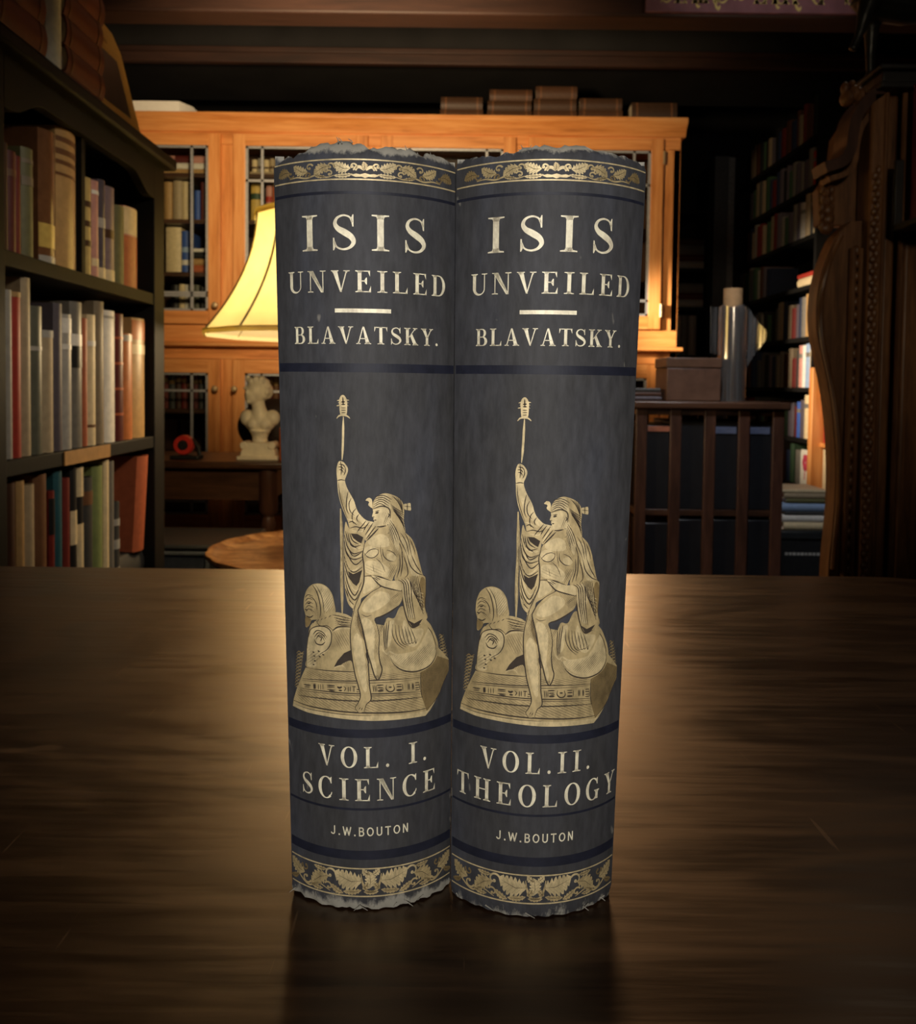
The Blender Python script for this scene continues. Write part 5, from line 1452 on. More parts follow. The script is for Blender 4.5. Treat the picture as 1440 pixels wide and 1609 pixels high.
hb('bright blue book, upper shelf ' + W_, -1.286, -1.258, zs3, .150, 'blue')
hb('dark red book against the door stile ' + W_, -1.255, -1.234, zs3, .19, 'maroon')
hb('wide cream book, middle shelf ' + W_, -1.424, -1.350, zs2, .222, 'cream', 0.18)
hb('blue and white book, middle shelf ' + W_, -1.349, -1.307, zs2, .205, 'blue', 0.18, ((.2, .32, 'white'), (.5, .62, 'pale_blue')))
flat_book('red book lying flat, lowest of the pile, middle shelf ' + W_, 'books behind the leaded glass doors', -1.200, 4.12, zs2, 0.042, 0.105, 0.16, 'brick')
flat_book('tan book lying flat on the red one, middle shelf ' + W_, 'books behind the leaded glass doors', -1.204, 4.12, zs2 + 0.0425, 0.030, 0.10, 0.16, 'tan')
flat_book('dark book lying flat near the top of the pile ' + W_, 'books behind the leaded glass doors', -1.202, 4.12, zs2 + 0.073, 0.032, 0.10, 0.16, 'black')
flat_book('white book lying flat on top of the pile ' + W_, 'books behind the leaded glass doors', -1.203, 4.12, zs2 + 0.1055, 0.016, 0.10, 0.16, 'white', pages=PAPER_W)
for i, (x0, x1, h, c, nm) in enumerate([(-1.400, -1.362, .118, 'black', 'black'), (-1.360, -1.332, .122, 'cream', 'cream'), (-1.331, -1.311, .120, 'white', 'white'), (-1.310, -1.287, .121, 'pale_grey', 'pale grey'), (-1.286, -1.262, .119, 'grey_green', 'grey green'), (-1.26, -1.235, .11, 'black', 'black')]):
    hb('%s paperback, %s on the bottom shelf %s' % (nm, ORD[i], W_), x0, x1, zs1, h, c, 0.12)
W2 = 'behind the second leaded door'
flat_book('beige book lying flat under the row of small books ' + W2, 'books behind the leaded glass doors', -0.868, 4.10, zs4, 0.020, 0.145, 0.16, 'beige')
for i in range(5):
    x0 = -1.008 + i * 0.0285
    hb('tiny pale book, %s of the row on top %s' % (ORD[i], W2), x0, x0 + 0.025, zs4 + 0.0205, 0.062 + 0.006 * (i % 2), ['cream', 'pale_grey', 'cream', 'beige', 'white'][i], 0.10, ((.3, .45, 'dark_brown'),))
hb('yellow book with dark badge, upper shelf ' + W2, -1.013, -0.965, zs3, .184, 'yellow', 0.17, ((.6, .76, 'dark_green'),))
hb('narrow black book beside the yellow book ' + W2, -0.963, -0.942, zs3, .165, 'black')
hb('pale pink book, upper shelf ' + W2, -0.940, -0.911, zs3, .180, 'pink', 0.17, ((.55, .7, 'red'),))
hb('cream and red book, upper shelf ' + W2, -0.909, -0.870, zs3, .184, 'cream', 0.17, ((.5, .95, 'brick'),))
hb('dark green book at the right of the upper shelf ' + W2, -0.866, -0.83, zs3, .17, 'dark_green')
# dim rows in the lower cupboards
rnd = random.Random(11)
for (xa, xb, zz, where) in ((-1.44, -1.20, 0.785, 'upper shelf of the left lower cupboard'), (-1.02, -0.79, 0.785, 'upper shelf of the second lower cupboard')):
    x = xa; i = 0
    while x < xb:
        w = rnd.uniform(0.022, 0.034)
        c = rnd.choice(['maroon', 'dark_brown', 'brown', 'dark_grey', 'dark_red'])
        hb('dim %s book, %s on the %s' % (c.replace('_', ' '), ORD[i], where), x, x + w, zz, rnd.uniform(0.15, 0.19), c, 0.14, ((.7, .8, 'tan'),), group='books in the lower cupboards')
        x += w + 0.001; i += 1

# ---- books lying along the top of the pine bookcase
LE = 'books lying along the top of the pine bookcase'
def top_stack(xr, w, hs, z0=2.1655, where='', cols=None):
    z = z0
    for k, th in enumerate(hs):
        lab = ('brown leather book lying on top of the pine bookcase, %s' % where) if len(hs) == 1 else ('brown leather book, %s up in the %s' % (ORD[k], where))
        flat_book(lab, LE, xr - 0.003 * (k % 2), 4.06, z, th, w - 0.006 * k, 0.15, (cols or ['dark_brown'])[k % len(cols or [1])], bands=((.1, .14, 'brown'), (.86, .9, 'brown')))
        z += th + 0.0005
BR = [(0.075, 0.035, 0.018), (0.06, 0.03, 0.016)]
top_stack(-0.138, 0.21, [0.030], where='thin one at the left', cols=[(0.10, 0.055, 0.03)])
top_stack(0.101, 0.203, [0.055, 0.058], where='stack of two left of centre', cols=BR)
top_stack(0.332, 0.212, [0.05, 0.048, 0.052], where='left stack of three', cols=BR)
top_stack(0.545, 0.206, [0.055, 0.055, 0.058], where='right stack of three', cols=BR)
top_stack(0.762, 0.207, [0.06, 0.055], where='stack of two right of the tall ones', cols=BR)
top_stack(1.020, 0.215, [0.098], where='thick one at the right end', cols=[(0.05, 0.026, 0.014)])
wb = thing('paper_sheaf', 'white sheaf of papers lying on top of the pine bookcase at left', 'papers', (-1.42, 4.12, 2.1655))
sh = MB()
sh.prism([(-1.60, 4.02), (-1.325, 4.02), (-1.285, 4.10), (-1.285, 4.30), (-1.60, 4.30)], 2.166, 2.228)
obj('sheets', sh, plain((0.90, 0.88, 0.80), 0.7, 0, 0.2, 0.04, 50, 'white_paper'), wb)

# ------------------------------------------------------------------ side table with the bust in front of the pine bookcase
con = thing('side_table', 'dark wooden side table with turned legs under the white bust', 'table', (-1.05, 3.17, 0))
obj('top', MB().box(-1.52, -0.60, 2.95, 3.38, 0.612, 0.638), DARKWOOD, con, bevel=0.007)
obj('apron', MB().box(-1.47, -0.66, 2.985, 3.005, 0.50, 0.612).box(-1.47, -0.66, 3.32, 3.34, 0.50, 0.612).box(-1.47, -1.45, 3.0, 3.33, 0.50, 0.612).box(-0.68, -0.66, 3.0, 3.33, 0.50, 0.612), DARKWOOD, con)
legp = [(0.001, 0.0), (0.018, 0.0), (0.024, 0.03), (0.015, 0.07), (0.020, 0.13), (0.026, 0.24), (0.022, 0.34), (0.017, 0.38), (0.028, 0.41), (0.020, 0.44), (0.034, 0.46), (0.034, 0.612), (0.001, 0.612)]
for lx in (-1.455, -0.672):
    for ly in (3.0, 3.325):
        obj('leg', MB().lathe(legp, lx, ly, 20), DARKWOOD_V, con, smooth=40)
obj('stretcher', MB().box(-1.455, -0.672, 3.15, 3.18, 0.12, 0.15).box(-1.47, -1.44, 3.0, 3.325, 0.12, 0.15).box(-0.687, -0.657, 3.0, 3.325, 0.12, 0.15), DARKWOOD, con)

# marble bust: one continuous surface grown from overlapping masses
def remeshed(name, mb, mat, parent, voxel, smooth_it=6):
    o = obj(name, mb, mat, parent, smooth=0)
    r = o.modifiers.new('remesh', 'REMESH'); r.mode = 'VOXEL'; r.voxel_size = voxel; r.use_smooth_shade = True
    sm = o.modifiers.new('smooth', 'SMOOTH'); sm.factor = 0.5; sm.iterations = smooth_it
    return o
bx, by, bz = -0.716, 3.06, 0.6385
MARBLE = plain((0.86, 0.78, 0.62), 0.45, 0, 0.4, 0.12, 30, 'cream_marble')
bust = thing('bust', 'cream marble bust on scrolled base standing on the side table', 'statue', (bx, by, bz))
b = MB()
b.lathe([(0.001, 0.062), (0.030, 0.062), (0.026, 0.075), (0.030, 0.090), (0.040, 0.105), (0.001, 0.105)], bx, by, 24)         # socle neck
M0 = Matrix.Diagonal((1, 0.62, 1)).to_3x3()
b.ball((bx, by, bz * 0 + bz + 0.135), (0.058, 0.034, 0.040)); b.ball((bx - 0.045, by, bz + 0.150), (0.028, 0.028, 0.030)); b.ball((bx + 0.045, by, bz + 0.150), (0.028, 0.028, 0.030))
b.ball((bx, by, bz + 0.110), (0.036, 0.028, 0.030)); b.ball((bx - 0.02, by - 0.02, bz + 0.128), (0.022, 0.018, 0.02)); b.ball((bx + 0.022, by - 0.02, bz + 0.128), (0.022, 0.018, 0.02))
b.tube([(bx, by, bz + 0.15), (bx - 0.004, by - 0.004, bz + 0.19), (bx - 0.008, by - 0.006, bz + 0.215)], [0.034, 0.024, 0.024], 14)
hx, hy, hz = bx - 0.012, by - 0.006, bz + 0.245
b.ball((hx, hy, hz), (0.040, 0.042, 0.044)); b.ball((hx - 0.012, hy - 0.014, hz - 0.014), (0.028, 0.028, 0.032))
b.ball((hx - 0.026, hy - 0.034, hz - 0.004), (0.006, 0.008, 0.011)); b.ball((hx - 0.022, hy - 0.030, hz - 0.024), (0.009, 0.006, 0.004)); b.ball((hx - 0.020, hy - 0.028, hz - 0.036), (0.010, 0.010, 0.008))
b.ball((hx - 0.030, hy - 0.022, hz + 0.012), (0.014, 0.010, 0.005)); b.ball((hx + 0.026, hy - 0.024, hz - 0.006), (0.006, 0.008, 0.011))
for k in range(9):
    a = R_(-40 + k * 30)
    b.ball((hx + 0.006 + 0.036 * math.sin(a), hy + 0.004, hz + 0.010 + 0.036 * math.cos(a)), (0.013, 0.030, 0.013))
b.ball((hx + 0.040, hy + 0.012, hz + 0.002), (0.018, 0.020, 0.028)); b.ball((hx - 0.030, hy - 0.004, hz + 0.046), (0.009, 0.009, 0.014))
b.v = [(x, y, z + bz if z < 0.2 else z) for x, y, z in b.v]
remeshed('figure', b, MARBLE, bust, 0.0028, 4)
sb = MB()
sb.box(bx - 0.074, bx + 0.074, by - 0.045, by + 0.045, bz + 0.0, bz + 0.014)
sb.prism([(bx - 0.064, bz + 0.014), (bx + 0.064, bz + 0.014), (bx + 0.060, bz + 0.032), (bx + 0.050, bz + 0.046), (bx + 0.036, bz + 0.062), (bx - 0.036, bz + 0.062), (bx - 0.050, bz + 0.046), (bx - 0.060, bz + 0.032)], by - 0.036, by + 0.036, 'y')
for sx in (-1, 1):
    sb.tube([(bx + sx * 0.050, by - 0.04, bz + 0.052), (bx + sx * 0.050, by + 0.04, bz + 0.052)], 0.014, 16)
obj('base', sb, MARBLE, bust, bevel=0.003)

# dark oval dish leaning on the back bookcase
dish = thing('oval_dish', 'dark oval wooden dish standing on edge behind the white bust', 'dish', (-0.715, 3.30, 0.638), (R_(-9), 0, 0))
dm = MB().lathe([(0.001, 0.030), (0.05, 0.029), (0.10, 0.024), (0.135, 0.008), (0.150, 0.0), (0.154, 0.004), (0.140, 0.014), (0.105, 0.032), (0.05, 0.038), (0.001, 0.039)], 0, 0, 48)
dm.v = [(x, -z + 0.02, y * 0.72 + 0.111) for x, y, z in dm.v]
obj('bowl', dm, plain((0.028, 0.016, 0.012), 0.4, 0, 0.5, 0.3, 20, 'dark_turned_wood'), dish, local=True)
rb = MB()
for k in range(10):
    a = 2 * math.pi * k / 10
    rb.tube([(0.03 * math.cos(a), -0.012, 0.03 * math.sin(a) * 0.72 + 0.111), (0.105 * math.cos(a), -0.006, 0.105 * math.sin(a) * 0.72 + 0.111)], 0.0035, 6)
obj('ribs', rb, plain((0.05, 0.028, 0.02), 0.4), dish, local=True)

book('small reddish book standing beside the cream bust', 'books on the side table', (-0.620, 3.01, 0.6383), (0, 0, R_(8)), 0.03, 0.118, 0.05, 'brick', (), 0.5)
rt = thing('desk_gadget', 'small red and black desk gadget on the dark side table', 'gadget', (-0.985, 3.05, 0.638))
obj('base', MB().prism([(-1.03 + 0.0, 3.02), (-0.93, 3.02), (-0.925, 3.03), (-0.925, 3.08), (-1.03, 3.08)], 0.638, 0.652), IRON, rt, bevel=0.003)
rr = MB()
prof = [(0.018, -0.016), (0.033, -0.016), (0.036, -0.010), (0.036, 0.010), (0.033, 0.016), (0.018, 0.016), (0.018, -0.016)]
rr.lathe(prof, 0, 0, 30); rr.v = [(-0.987 + x, 3.05 + z, 0.688 + y) for x, y, z in rr.v]
obj('red_wheel', rr, plain((0.62, 0.04, 0.03), 0.35, 0, 0.5, 0.1, 40, 'red_plastic'), rt)
obj('arm', MB().tube([(-0.987, 3.05, 0.70), (-0.955, 3.05, 0.705), (-0.935, 3.05, 0.68), (-0.932, 3.05, 0.652)], 0.008, 10).tube([(-0.987, 3.03, 0.688), (-0.987, 3.07, 0.688)], 0.017, 14), IRON, rt)

# ------------------------------------------------------------------ round tray table and lamp behind the books
LX, LY = -0.329, 2.10
rt = thing('round_table', 'low round brown table with scalloped carved rim under the lamp', 'table', (LX, LY, 0))
def scal(a): return 1.0 + 0.018 * abs(math.cos(a * 9)) - 0.009
TRAY = wood('inlaid_tray_wood', (0.045, 0.016, 0.006), (0.17, 0.068, 0.022), (0.40, 0.21, 0.085), 0.3, (9, 22, 9), 2.2, False, 0.3)
obj('top', MB().lathe([(0.001, 0.474), (0.22, 0.474), (0.262, 0.480), (0.278, 0.488), (0.286, 0.499), (0.284, 0.506), (0.276, 0.508), (0.262, 0.500), (0.245, 0.496), (0.001, 0.496)], LX, LY, 108, wob=scal), TRAY, rt, smooth=50)
obj('column', MB().lathe([(0.001, 0.14), (0.05, 0.14), (0.042, 0.18), (0.03, 0.22), (0.045, 0.28), (0.05, 0.32), (0.028, 0.38), (0.03, 0.43), (0.07, 0.474), (0.001, 0.474)], LX, LY, 28), DARKWOOD_V, rt, smooth=40)
for k in range(3):
    a = R_(90 + 120 * k)
    c, s_ = math.cos(a), math.sin(a)
    obj('leg', MB().tube([(LX + c * 0.03, LY + s_ * 0.03, 0.19), (LX + c * 0.10, LY + s_ * 0.10, 0.15), (LX + c * 0.19, LY + s_ * 0.19, 0.06), (LX + c * 0.25, LY + s_ * 0.25, 0.017), (LX + c * 0.29, LY + s_ * 0.29, 0.016)], [0.024, 0.022, 0.018, 0.015, 0.016], 12), DARKWOOD_V, rt)

lamp = thing('table_lamp', 'table lamp with large cream bell shade glowing behind the left tall book', 'lamp', (LX, LY, 0.4965))
obj('base', MB().lathe([(0.001, 0.4965), (0.085, 0.4965), (0.085, 0.515), (0.05, 0.53), (0.035, 0.56), (0.06, 0.62), (0.085, 0.70), (0.08, 0.77), (0.045, 0.83), (0.022, 0.87), (0.022, 0.93), (0.001, 0.93)], LX, LY, 36), plain((0.30, 0.20, 0.08), 0.3, 0.9, 0.5, 0.2, 30, 'aged_brass'), lamp, smooth=40)
obj('stem', MB().tube([(LX, LY, 0.92), (LX, LY, 1.34)], 0.006, 10), BRASS, lamp)
def shade_mat():
    m, nt, b = new_mat('cream_silk_shade')
    nt.nodes.remove(b); out = nt.nodes['Material Output']
    n = noise(nt, coords(nt, (1, 1, 1)), 14, 5, 0.6)
    r = ramp(nt, [(0.3, (0.66, 0.55, 0.24)), (0.7, (0.78, 0.68, 0.33))])
    nt.links.new(n.outputs['Fac'], r.inputs[0])
    d = N(nt, 'ShaderNodeBsdfDiffuse'); d.inputs[0].default_value = (0.74, 0.66, 0.46, 1)
    t = N(nt, 'ShaderNodeBsdfTranslucent'); nt.links.new(r.outputs[0], t.inputs[0])
    mx = N(nt, 'ShaderNodeMixShader'); mx.inputs[0].default_value = 0.55
    nt.links.new(d.outputs[0], mx.inputs[1]); nt.links.new(t.outputs[0], mx.inputs[2])
    nt.links.new(mx.outputs[0], out.inputs[0])
    return m
SH = shade_mat()
def shade_r(f):      # bell outline: f = 0 at the lower rim, 1 at the top
    return 0.172 + 0.113 * (1 - f) ** 2.1 + 0.012 * (1 - f)
NS = 12
zb, zt = 1.034, 1.322
m = MB(); vs, fs = [], []
na, nz = NS * 8, 20
for i in range(na):
    a = 2 * math.pi * i / na
    ph = (a * NS / (2 * math.pi)) % 1.0
    for j in range(nz + 1):
        f = j / nz
        r = shade_r(f) * (1 - 0.030 * (1 - f * 0.6) * math.sin(math.pi * ph) ** 1.0)
        z = zb + (zt - zb) * f - (0.012 * math.sin(math.pi * ph) * 0 if j else 0)
        vs.append((LX + r * math.cos(a), LY + r * math.sin(a), z))
for i in range(na):
    for j in range(nz):
        i2 = (i + 1) % na
        fs.append((i * (nz + 1) + j, i2 * (nz + 1) + j, i2 * (nz + 1) + j + 1, i * (nz + 1) + j + 1))
obj('shade', m.add(vs, fs), SH, lamp, smooth=50)
pip = plain((0.24, 0.19, 0.10), 0.7, 0, 0.2, 0.15, 60, 'shade_piping')
for k in range(NS):
    a = 2 * math.pi * k / NS
    obj('shade_seam', MB().tube([(LX + (shade_r(f) + 0.001) * math.cos(a), LY + (shade_r(f) + 0.001) * math.sin(a), zb + (zt - zb) * f) for f in [j / 12 for j in range(13)]], 0.0028, 6), pip, lamp)
for nm, f, w in (('shade_top_trim', 1.0, 0.007), ('shade_bottom_trim', 0.0, 0.006)):
    t_ = MB(); pr = []
    for i in range(na):
        a = 2 * math.pi * i / na; ph = (a * NS / (2 * math.pi)) % 1.0
        r = shade_r(f) * (1 - 0.030 * (1 - f * 0.6) * math.sin(math.pi * ph))
        pr.append((r, a))
    vs, fs = [], []
    for (r, a) in pr:
        for (dr, dz) in ((-0.003, -w), (0.003, -w), (0.004, 0), (0.003, w), (-0.003, w)):
            vs.append((LX + (r + dr) * math.cos(a), LY + (r + dr) * math.sin(a), zb + (zt - zb) * f + dz))
    for i in range(na):
        for q in range(5):
            i2, q2 = (i + 1) % na, (q + 1) % 5
            fs.append((i * 5 + q, i2 * 5 + q, i2 * 5 + q2, i * 5 + q2))
    obj(nm, t_.add(vs, fs), SH, lamp)
sp_ = MB()
for k in range(3):
    a = R_(20 + 120 * k)
    sp_.tube([(LX, LY, 1.325), (LX + 0.172 * math.cos(a), LY + 0.172 * math.sin(a), 1.322)], 0.0025, 6)
obj('shade_fitter', sp_, BRASS, lamp)
bm_, nt_, bs_ = new_mat('lit_bulb')
bs_.inputs['Emission Color'].default_value = (1.0, 0.72, 0.38, 1); bs_.inputs['Emission Strength'].default_value = 6.0
obj('bulb', MB().ball((LX + 0.03, LY, 1.17), (0.03, 0.03, 0.04)), bm_, lamp)
lamp_light('bulb_light', 'POINT', (LX - 0.02, LY, 1.235), 3.4, (1.0, 0.74, 0.36), 0.04, parent=lamp)
lamp_light('below_shade_fill', 'POINT', (LX, LY, 1.02), 11.0, (1.0, 0.74, 0.40), 0.035, parent=lamp)  # added under the shade rim to light the bust; no bulb hangs here

# ------------------------------------------------------------------ black storage bin on the floor stand left of the lamp
bn = thing('storage_bin', 'black plastic storage bin with pale window panel left of the round table', 'bin', (-0.77, 2.52, 0))
obj('body', MB().prism([(-0.95, 2.40), (-0.63, 2.40), (-0.62, 2.41), (-0.62, 2.68), (-0.96, 2.68), (-0.96, 2.41)], 0.0, 0.435), IRON, bn, bevel=0.006)
obj('lid', MB().box(-0.972, -0.606, 2.388, 2.692, 0.435, 0.452), plain((0.022, 0.023, 0.025), 0.5), bn, bevel=0.008)
obj('window_panel', MB().box(-0.835, -0.715, 2.392, 2.401, 0.33, 0.425), plain((0.03, 0.036, 0.05), 0.25, 0, 0.6), bn, bevel=0.012)
fr = MB()
fr.box(-0.845, -0.705, 2.388, 2.400, 0.425, 0.433).box(-0.845, -0.705, 2.388, 2.400, 0.322, 0.33).box(-0.845, -0.836, 2.388, 2.400, 0.33, 0.425).box(-0.714, -0.705, 2.388, 2.400, 0.33, 0.425)
obj('panel_frame', fr, plain((0.09, 0.10, 0.115), 0.4), bn, bevel=0.002)

# ------------------------------------------------------------------ slatted revolving bookcase on the right
rv = thing('slatted_bookcase', 'dark slatted revolving bookcase standing beyond the desk on the right', 'bookcase', (0.745, 2.72, 0))
VX0, VX1, VY0, VY1 = 0.527, 0.965, 2.50, 2.94
obj('top_board', MB().box(VX0 - 0.012, VX1 + 0.014, VY0 - 0.014, VY1 + 0.014, 0.853, 0.876), DARKWOOD, rv, bevel=0.005)
for z in (0.835, 0.535, 0.255):
    obj('shelf', MB().box(VX0 + 0.004, VX1 - 0.004, VY0 + 0.013, VY1 - 0.013, z, z + 0.018), DARKWOOD, rv, bevel=0.001)
obj('base_board', MB().box(VX0 + 0.03, VX1 - 0.03, VY0 + 0.03, VY1 - 0.03, 0.06, 0.10), DARKWOOD, rv, bevel=0.004)
obj('foot_cross', MB().box(VX0 + 0.02, VX1 - 0.02, 2.69, 2.75, 0.0, 0.06).box(0.715, 0.775, VY0 + 0.02, VY1 - 0.02, 0.0, 0.06), DARKWOOD, rv, bevel=0.004)
for k in range(5):
    x = VX0 + 0.0165 + k * (VX1 - VX0 - 0.033) / 4
    for (ya, yb) in ((VY0, VY0 + 0.012), (VY1 - 0.012, VY1)):
        obj('slat', MB().box(x - 0.0165, x + 0.0165, ya, yb, 0.075, 0.853), DARKWOOD_V, rv, bevel=0.002)
for k in range(1, 4):
    y = VY0 + 0.0165 + k * (VY1 - VY0 - 0.033) / 4
    for (xa, xb) in ((VX0, VX0 + 0.012), (VX1 - 0.012, VX1)):
        obj('slat', MB().box(xa, xb, y - 0.0165, y + 0.0165, 0.075, 0.853), DARKWOOD_V, rv, bevel=0.002)
BF = plain((0.012, 0.0125, 0.015), 0.35, 0, 0.5, 0.2, 30, 'black_box_file')
bw = (VX1 - VX0 - 0.04) / 4
lab4 = ['left', 'second', 'third', 'right']
for r_, (z0, hh, wh) in enumerate(((0.5535, 0.262, 'upper'), (0.2735, 0.25, 'lower'))):
    for k in range(4):
        x0 = VX0 + 0.02 + k * bw
        bf = thing('box_file', 'black box file, %s on the %s tier of the slatted bookcase' % (lab4[k] if k in (0, 3) else ORD[k] + ' from left', wh), 'box', (x0 + bw / 2, VY0 + 0.02, z0), group='black box files in the slatted bookcase')
        obj('case', MB().box(x0 + 0.001, x0 + bw - 0.001, VY0 + 0.016, VY0 + 0.30, z0, z0 + hh - (0.012 if k == 0 else 0)), BF, bf, bevel=0.003)
        if r_ == 0 and k in (0, 2, 3):
            obj('top_strip', MB().box(x0 + 0.018, x0 + bw - 0.018, VY0 + 0.0135, VY0 + 0.017, z0 + hh - (0.034 if k else 0.03), z0 + hh - 0.014), plain((0.34, 0.12, 0.07) if k == 0 else (0.10, 0.12, 0.20), 0.5), bf)
# on the slatted bookcase
bxx = thing('wooden_box', 'small plain brown wooden box on top of the slatted bookcase', 'box', (0.705, 2.60, 0.876))
obj('box_body', MB().box(0.622, 0.784, 2.53, 2.68, 0.8762, 0.975), wood('box_wood', (0.055, 0.026, 0.016), (0.095, 0.046, 0.029), (0.13, 0.066, 0.042), 0.5, (3, 3, 3), 3.0), bxx, bevel=0.003)
obj('lid', MB().box(0.620, 0.786, 2.528, 2.682, 0.9755, 1.006), wood('box_lid_wood', (0.055, 0.026, 0.016), (0.10, 0.05, 0.03), (0.14, 0.07, 0.045), 0.45, (3, 3, 3), 3.0), bxx, bevel=0.003)
for k in range(3):
    flat_book('thin dark book lying flat left of the wooden box, %s' % ['bottom one', 'middle one', 'top one'][k], 'thin books on the slatted bookcase', 0.612 - 0.002 * k, 2.55, 0.8765 + k * 0.0125, 0.012, 0.10, 0.13, ['purple_grey', 'dark_brown', 'dark_grey'][k])
rl = thing('film_roll', 'upright roll of clear plastic film around a cardboard tube', 'roll', (0.836, 2.60, 0.876))
rx_, ry_ = 0.836, 2.60
sp2 = []
for k in range(90):
    a = k / 89 * 2 * math.pi * 3.2
    sp2.append((0.0295 + 0.0145 * k / 89, a))
def film(path, z0, z1f):
    m = MB(); vs, fs = [], []
    nzz = 8
    for (x, y, i) in path:
        for j in range(nzz + 1): vs.append((x, y, z0 + (z1f(i) - z0) * j / nzz))
    for i in range(len(path) - 1):
        for j in range(nzz):
            fs.append((i * (nzz + 1) + j, (i + 1) * (nzz + 1) + j, (i + 1) * (nzz + 1) + j + 1, i * (nzz + 1) + j + 1))
    return m.add(vs, fs)
obj('rolled_film', film([(rx_ + r * math.cos(a), ry_ + r * math.sin(a), i) for i, (r, a) in enumerate(sp2)], 0.8765, lambda i: 1.165 + 0.004 * math.sin(i * 0.9)), FILM, rl, smooth=60)
obj('cardboard_tube', MB().lathe([(0.022, 0.8765), (0.0285, 0.8765), (0.0285, 1.220), (0.022, 1.220), (0.022, 0.8765)], rx_, ry_, 28), plain((0.42, 0.25, 0.12), 0.8, 0, 0.2, 0.12, 60, 'cardboard'), rl, smooth=40)
fl = MB(); vs, fs = [], []
for i in range(9):
    f = i / 8
    x = rx_ - 0.044 - 0.028 * f + 0.01 * math.sin(f * 5); y = ry_ - 0.02 - 0.03 * f
    for j in range(5):
        z = 1.012 + (1.16 - 1.012) * j / 4 + 0.01 * f * (1 - j / 4)
        vs.append((x, y, z))
for i in range(8):
    for j in range(4): fs.append((i * 5 + j, (i + 1) * 5 + j, (i + 1) * 5 + j + 1, i * 5 + j + 1))
obj('loose_flap', fl.add(vs, fs), FILM, rl, smooth=60)
fl = MB(); vs, fs = [], []
for i in range(9):
    f = i / 8
    x = rx_ + 0.044 + 0.048 * f; y = ry_ - 0.01 - 0.02 * f + 0.008 * math.sin(f * 4)
    zt_, zb_ = 1.165 - 0.075 * f, 0.98 + 0.085 * f
    for j in range(5): vs.append((x, y, zb_ + (zt_ - zb_) * j / 4))
for i in range(8):
    for j in range(4): fs.append((i * 5 + j, (i + 1) * 5 + j, (i + 1) * 5 + j + 1, i * 5 + j + 1))
obj('loose_flap', fl.add(vs, fs), FILM, rl, smooth=60)

# ------------------------------------------------------------------ tall black shelving along the right wall (front faces left)
rs = thing('wall_shelves', 'tall black shelves of books along the right wall, receding', 'shelves', (1.85, 4.75, 0))
RX0, RX1, RY0, RY1 = 1.70, 1.98, 4.10, 5.28
obj('back_panel', MB().box(RX1, RX1 + 0.012, RY0, RY1, 0, 2.35), BLACKPAINT, rs)
obj('end_panel', MB().box(RX0, RX1, RY1, RY1 + 0.02, 0, 2.35), BLACKPAINT, rs)
obj('pine_end_panel', MB().box(RX0 - 0.005, RX1 + 0.012, RY0 - 0.045, RY0 - 0.002, 0, 1.02), PINE_V, rs, bevel=0.003)
obj('dark_end_panel', MB().box(RX0, RX1 + 0.012, RY0 - 0.03, RY0 - 0.002, 1.0205, 2.35), BLACKPAINT, rs)
shelf_z = [2.14, 1.900, 1.668, 1.426, 1.174, 0.924, 0.672, 0.439]
for z in shelf_z:
    obj('shelf', MB().box(RX0, RX1, RY0, RY1, z - 0.022, z), BLACKPAINT, rs, bevel=0.0015)
names = ['highest shelf', 'shelf below the highest', 'third shelf down', 'fourth shelf down', 'fifth shelf down', 'eye-level shelf', 'shelf below eye level', 'lowest visible shelf']
near = {   # first books at the near end of each shelf: (thickness, height, colour, description)
    1: [(.03, .20, 'dark_brown', 'dark brown'), (.04, .17, 'red', 'red')],
    2: [(.055, .205, 'cream', 'cream'), (.03, .20, 'dark_grey', 'dark grey'), (.07, .215, 'beige', 'broad beige'), (.06, .18, 'pale_grey', 'glossy grey')],
    3: [],
    4: [(.03, .19, 'white', 'white'), (.035, .20, 'dark_red', 'dark red'), (.05, .21, 'tan', 'tan'), (.045, .20, 'grey', 'grey'), (.03, .2, 'navy', 'navy blue')],
    5: [(.05, .21, 'cream', 'cream'), (.05, .215, 'pale_blue', 'pale blue'), (.035, .21, 'white', 'white'), (.045, .21, 'pink', 'peach pink')],
    6: [(.04, .20, 'tan', 'tan'), (.06, .215, 'cream', 'bright cream'), (.045, .19, 'purple_grey', 'purple'), (.045, .18, 'blue', 'blue')],
}
rnd = random.Random(5)
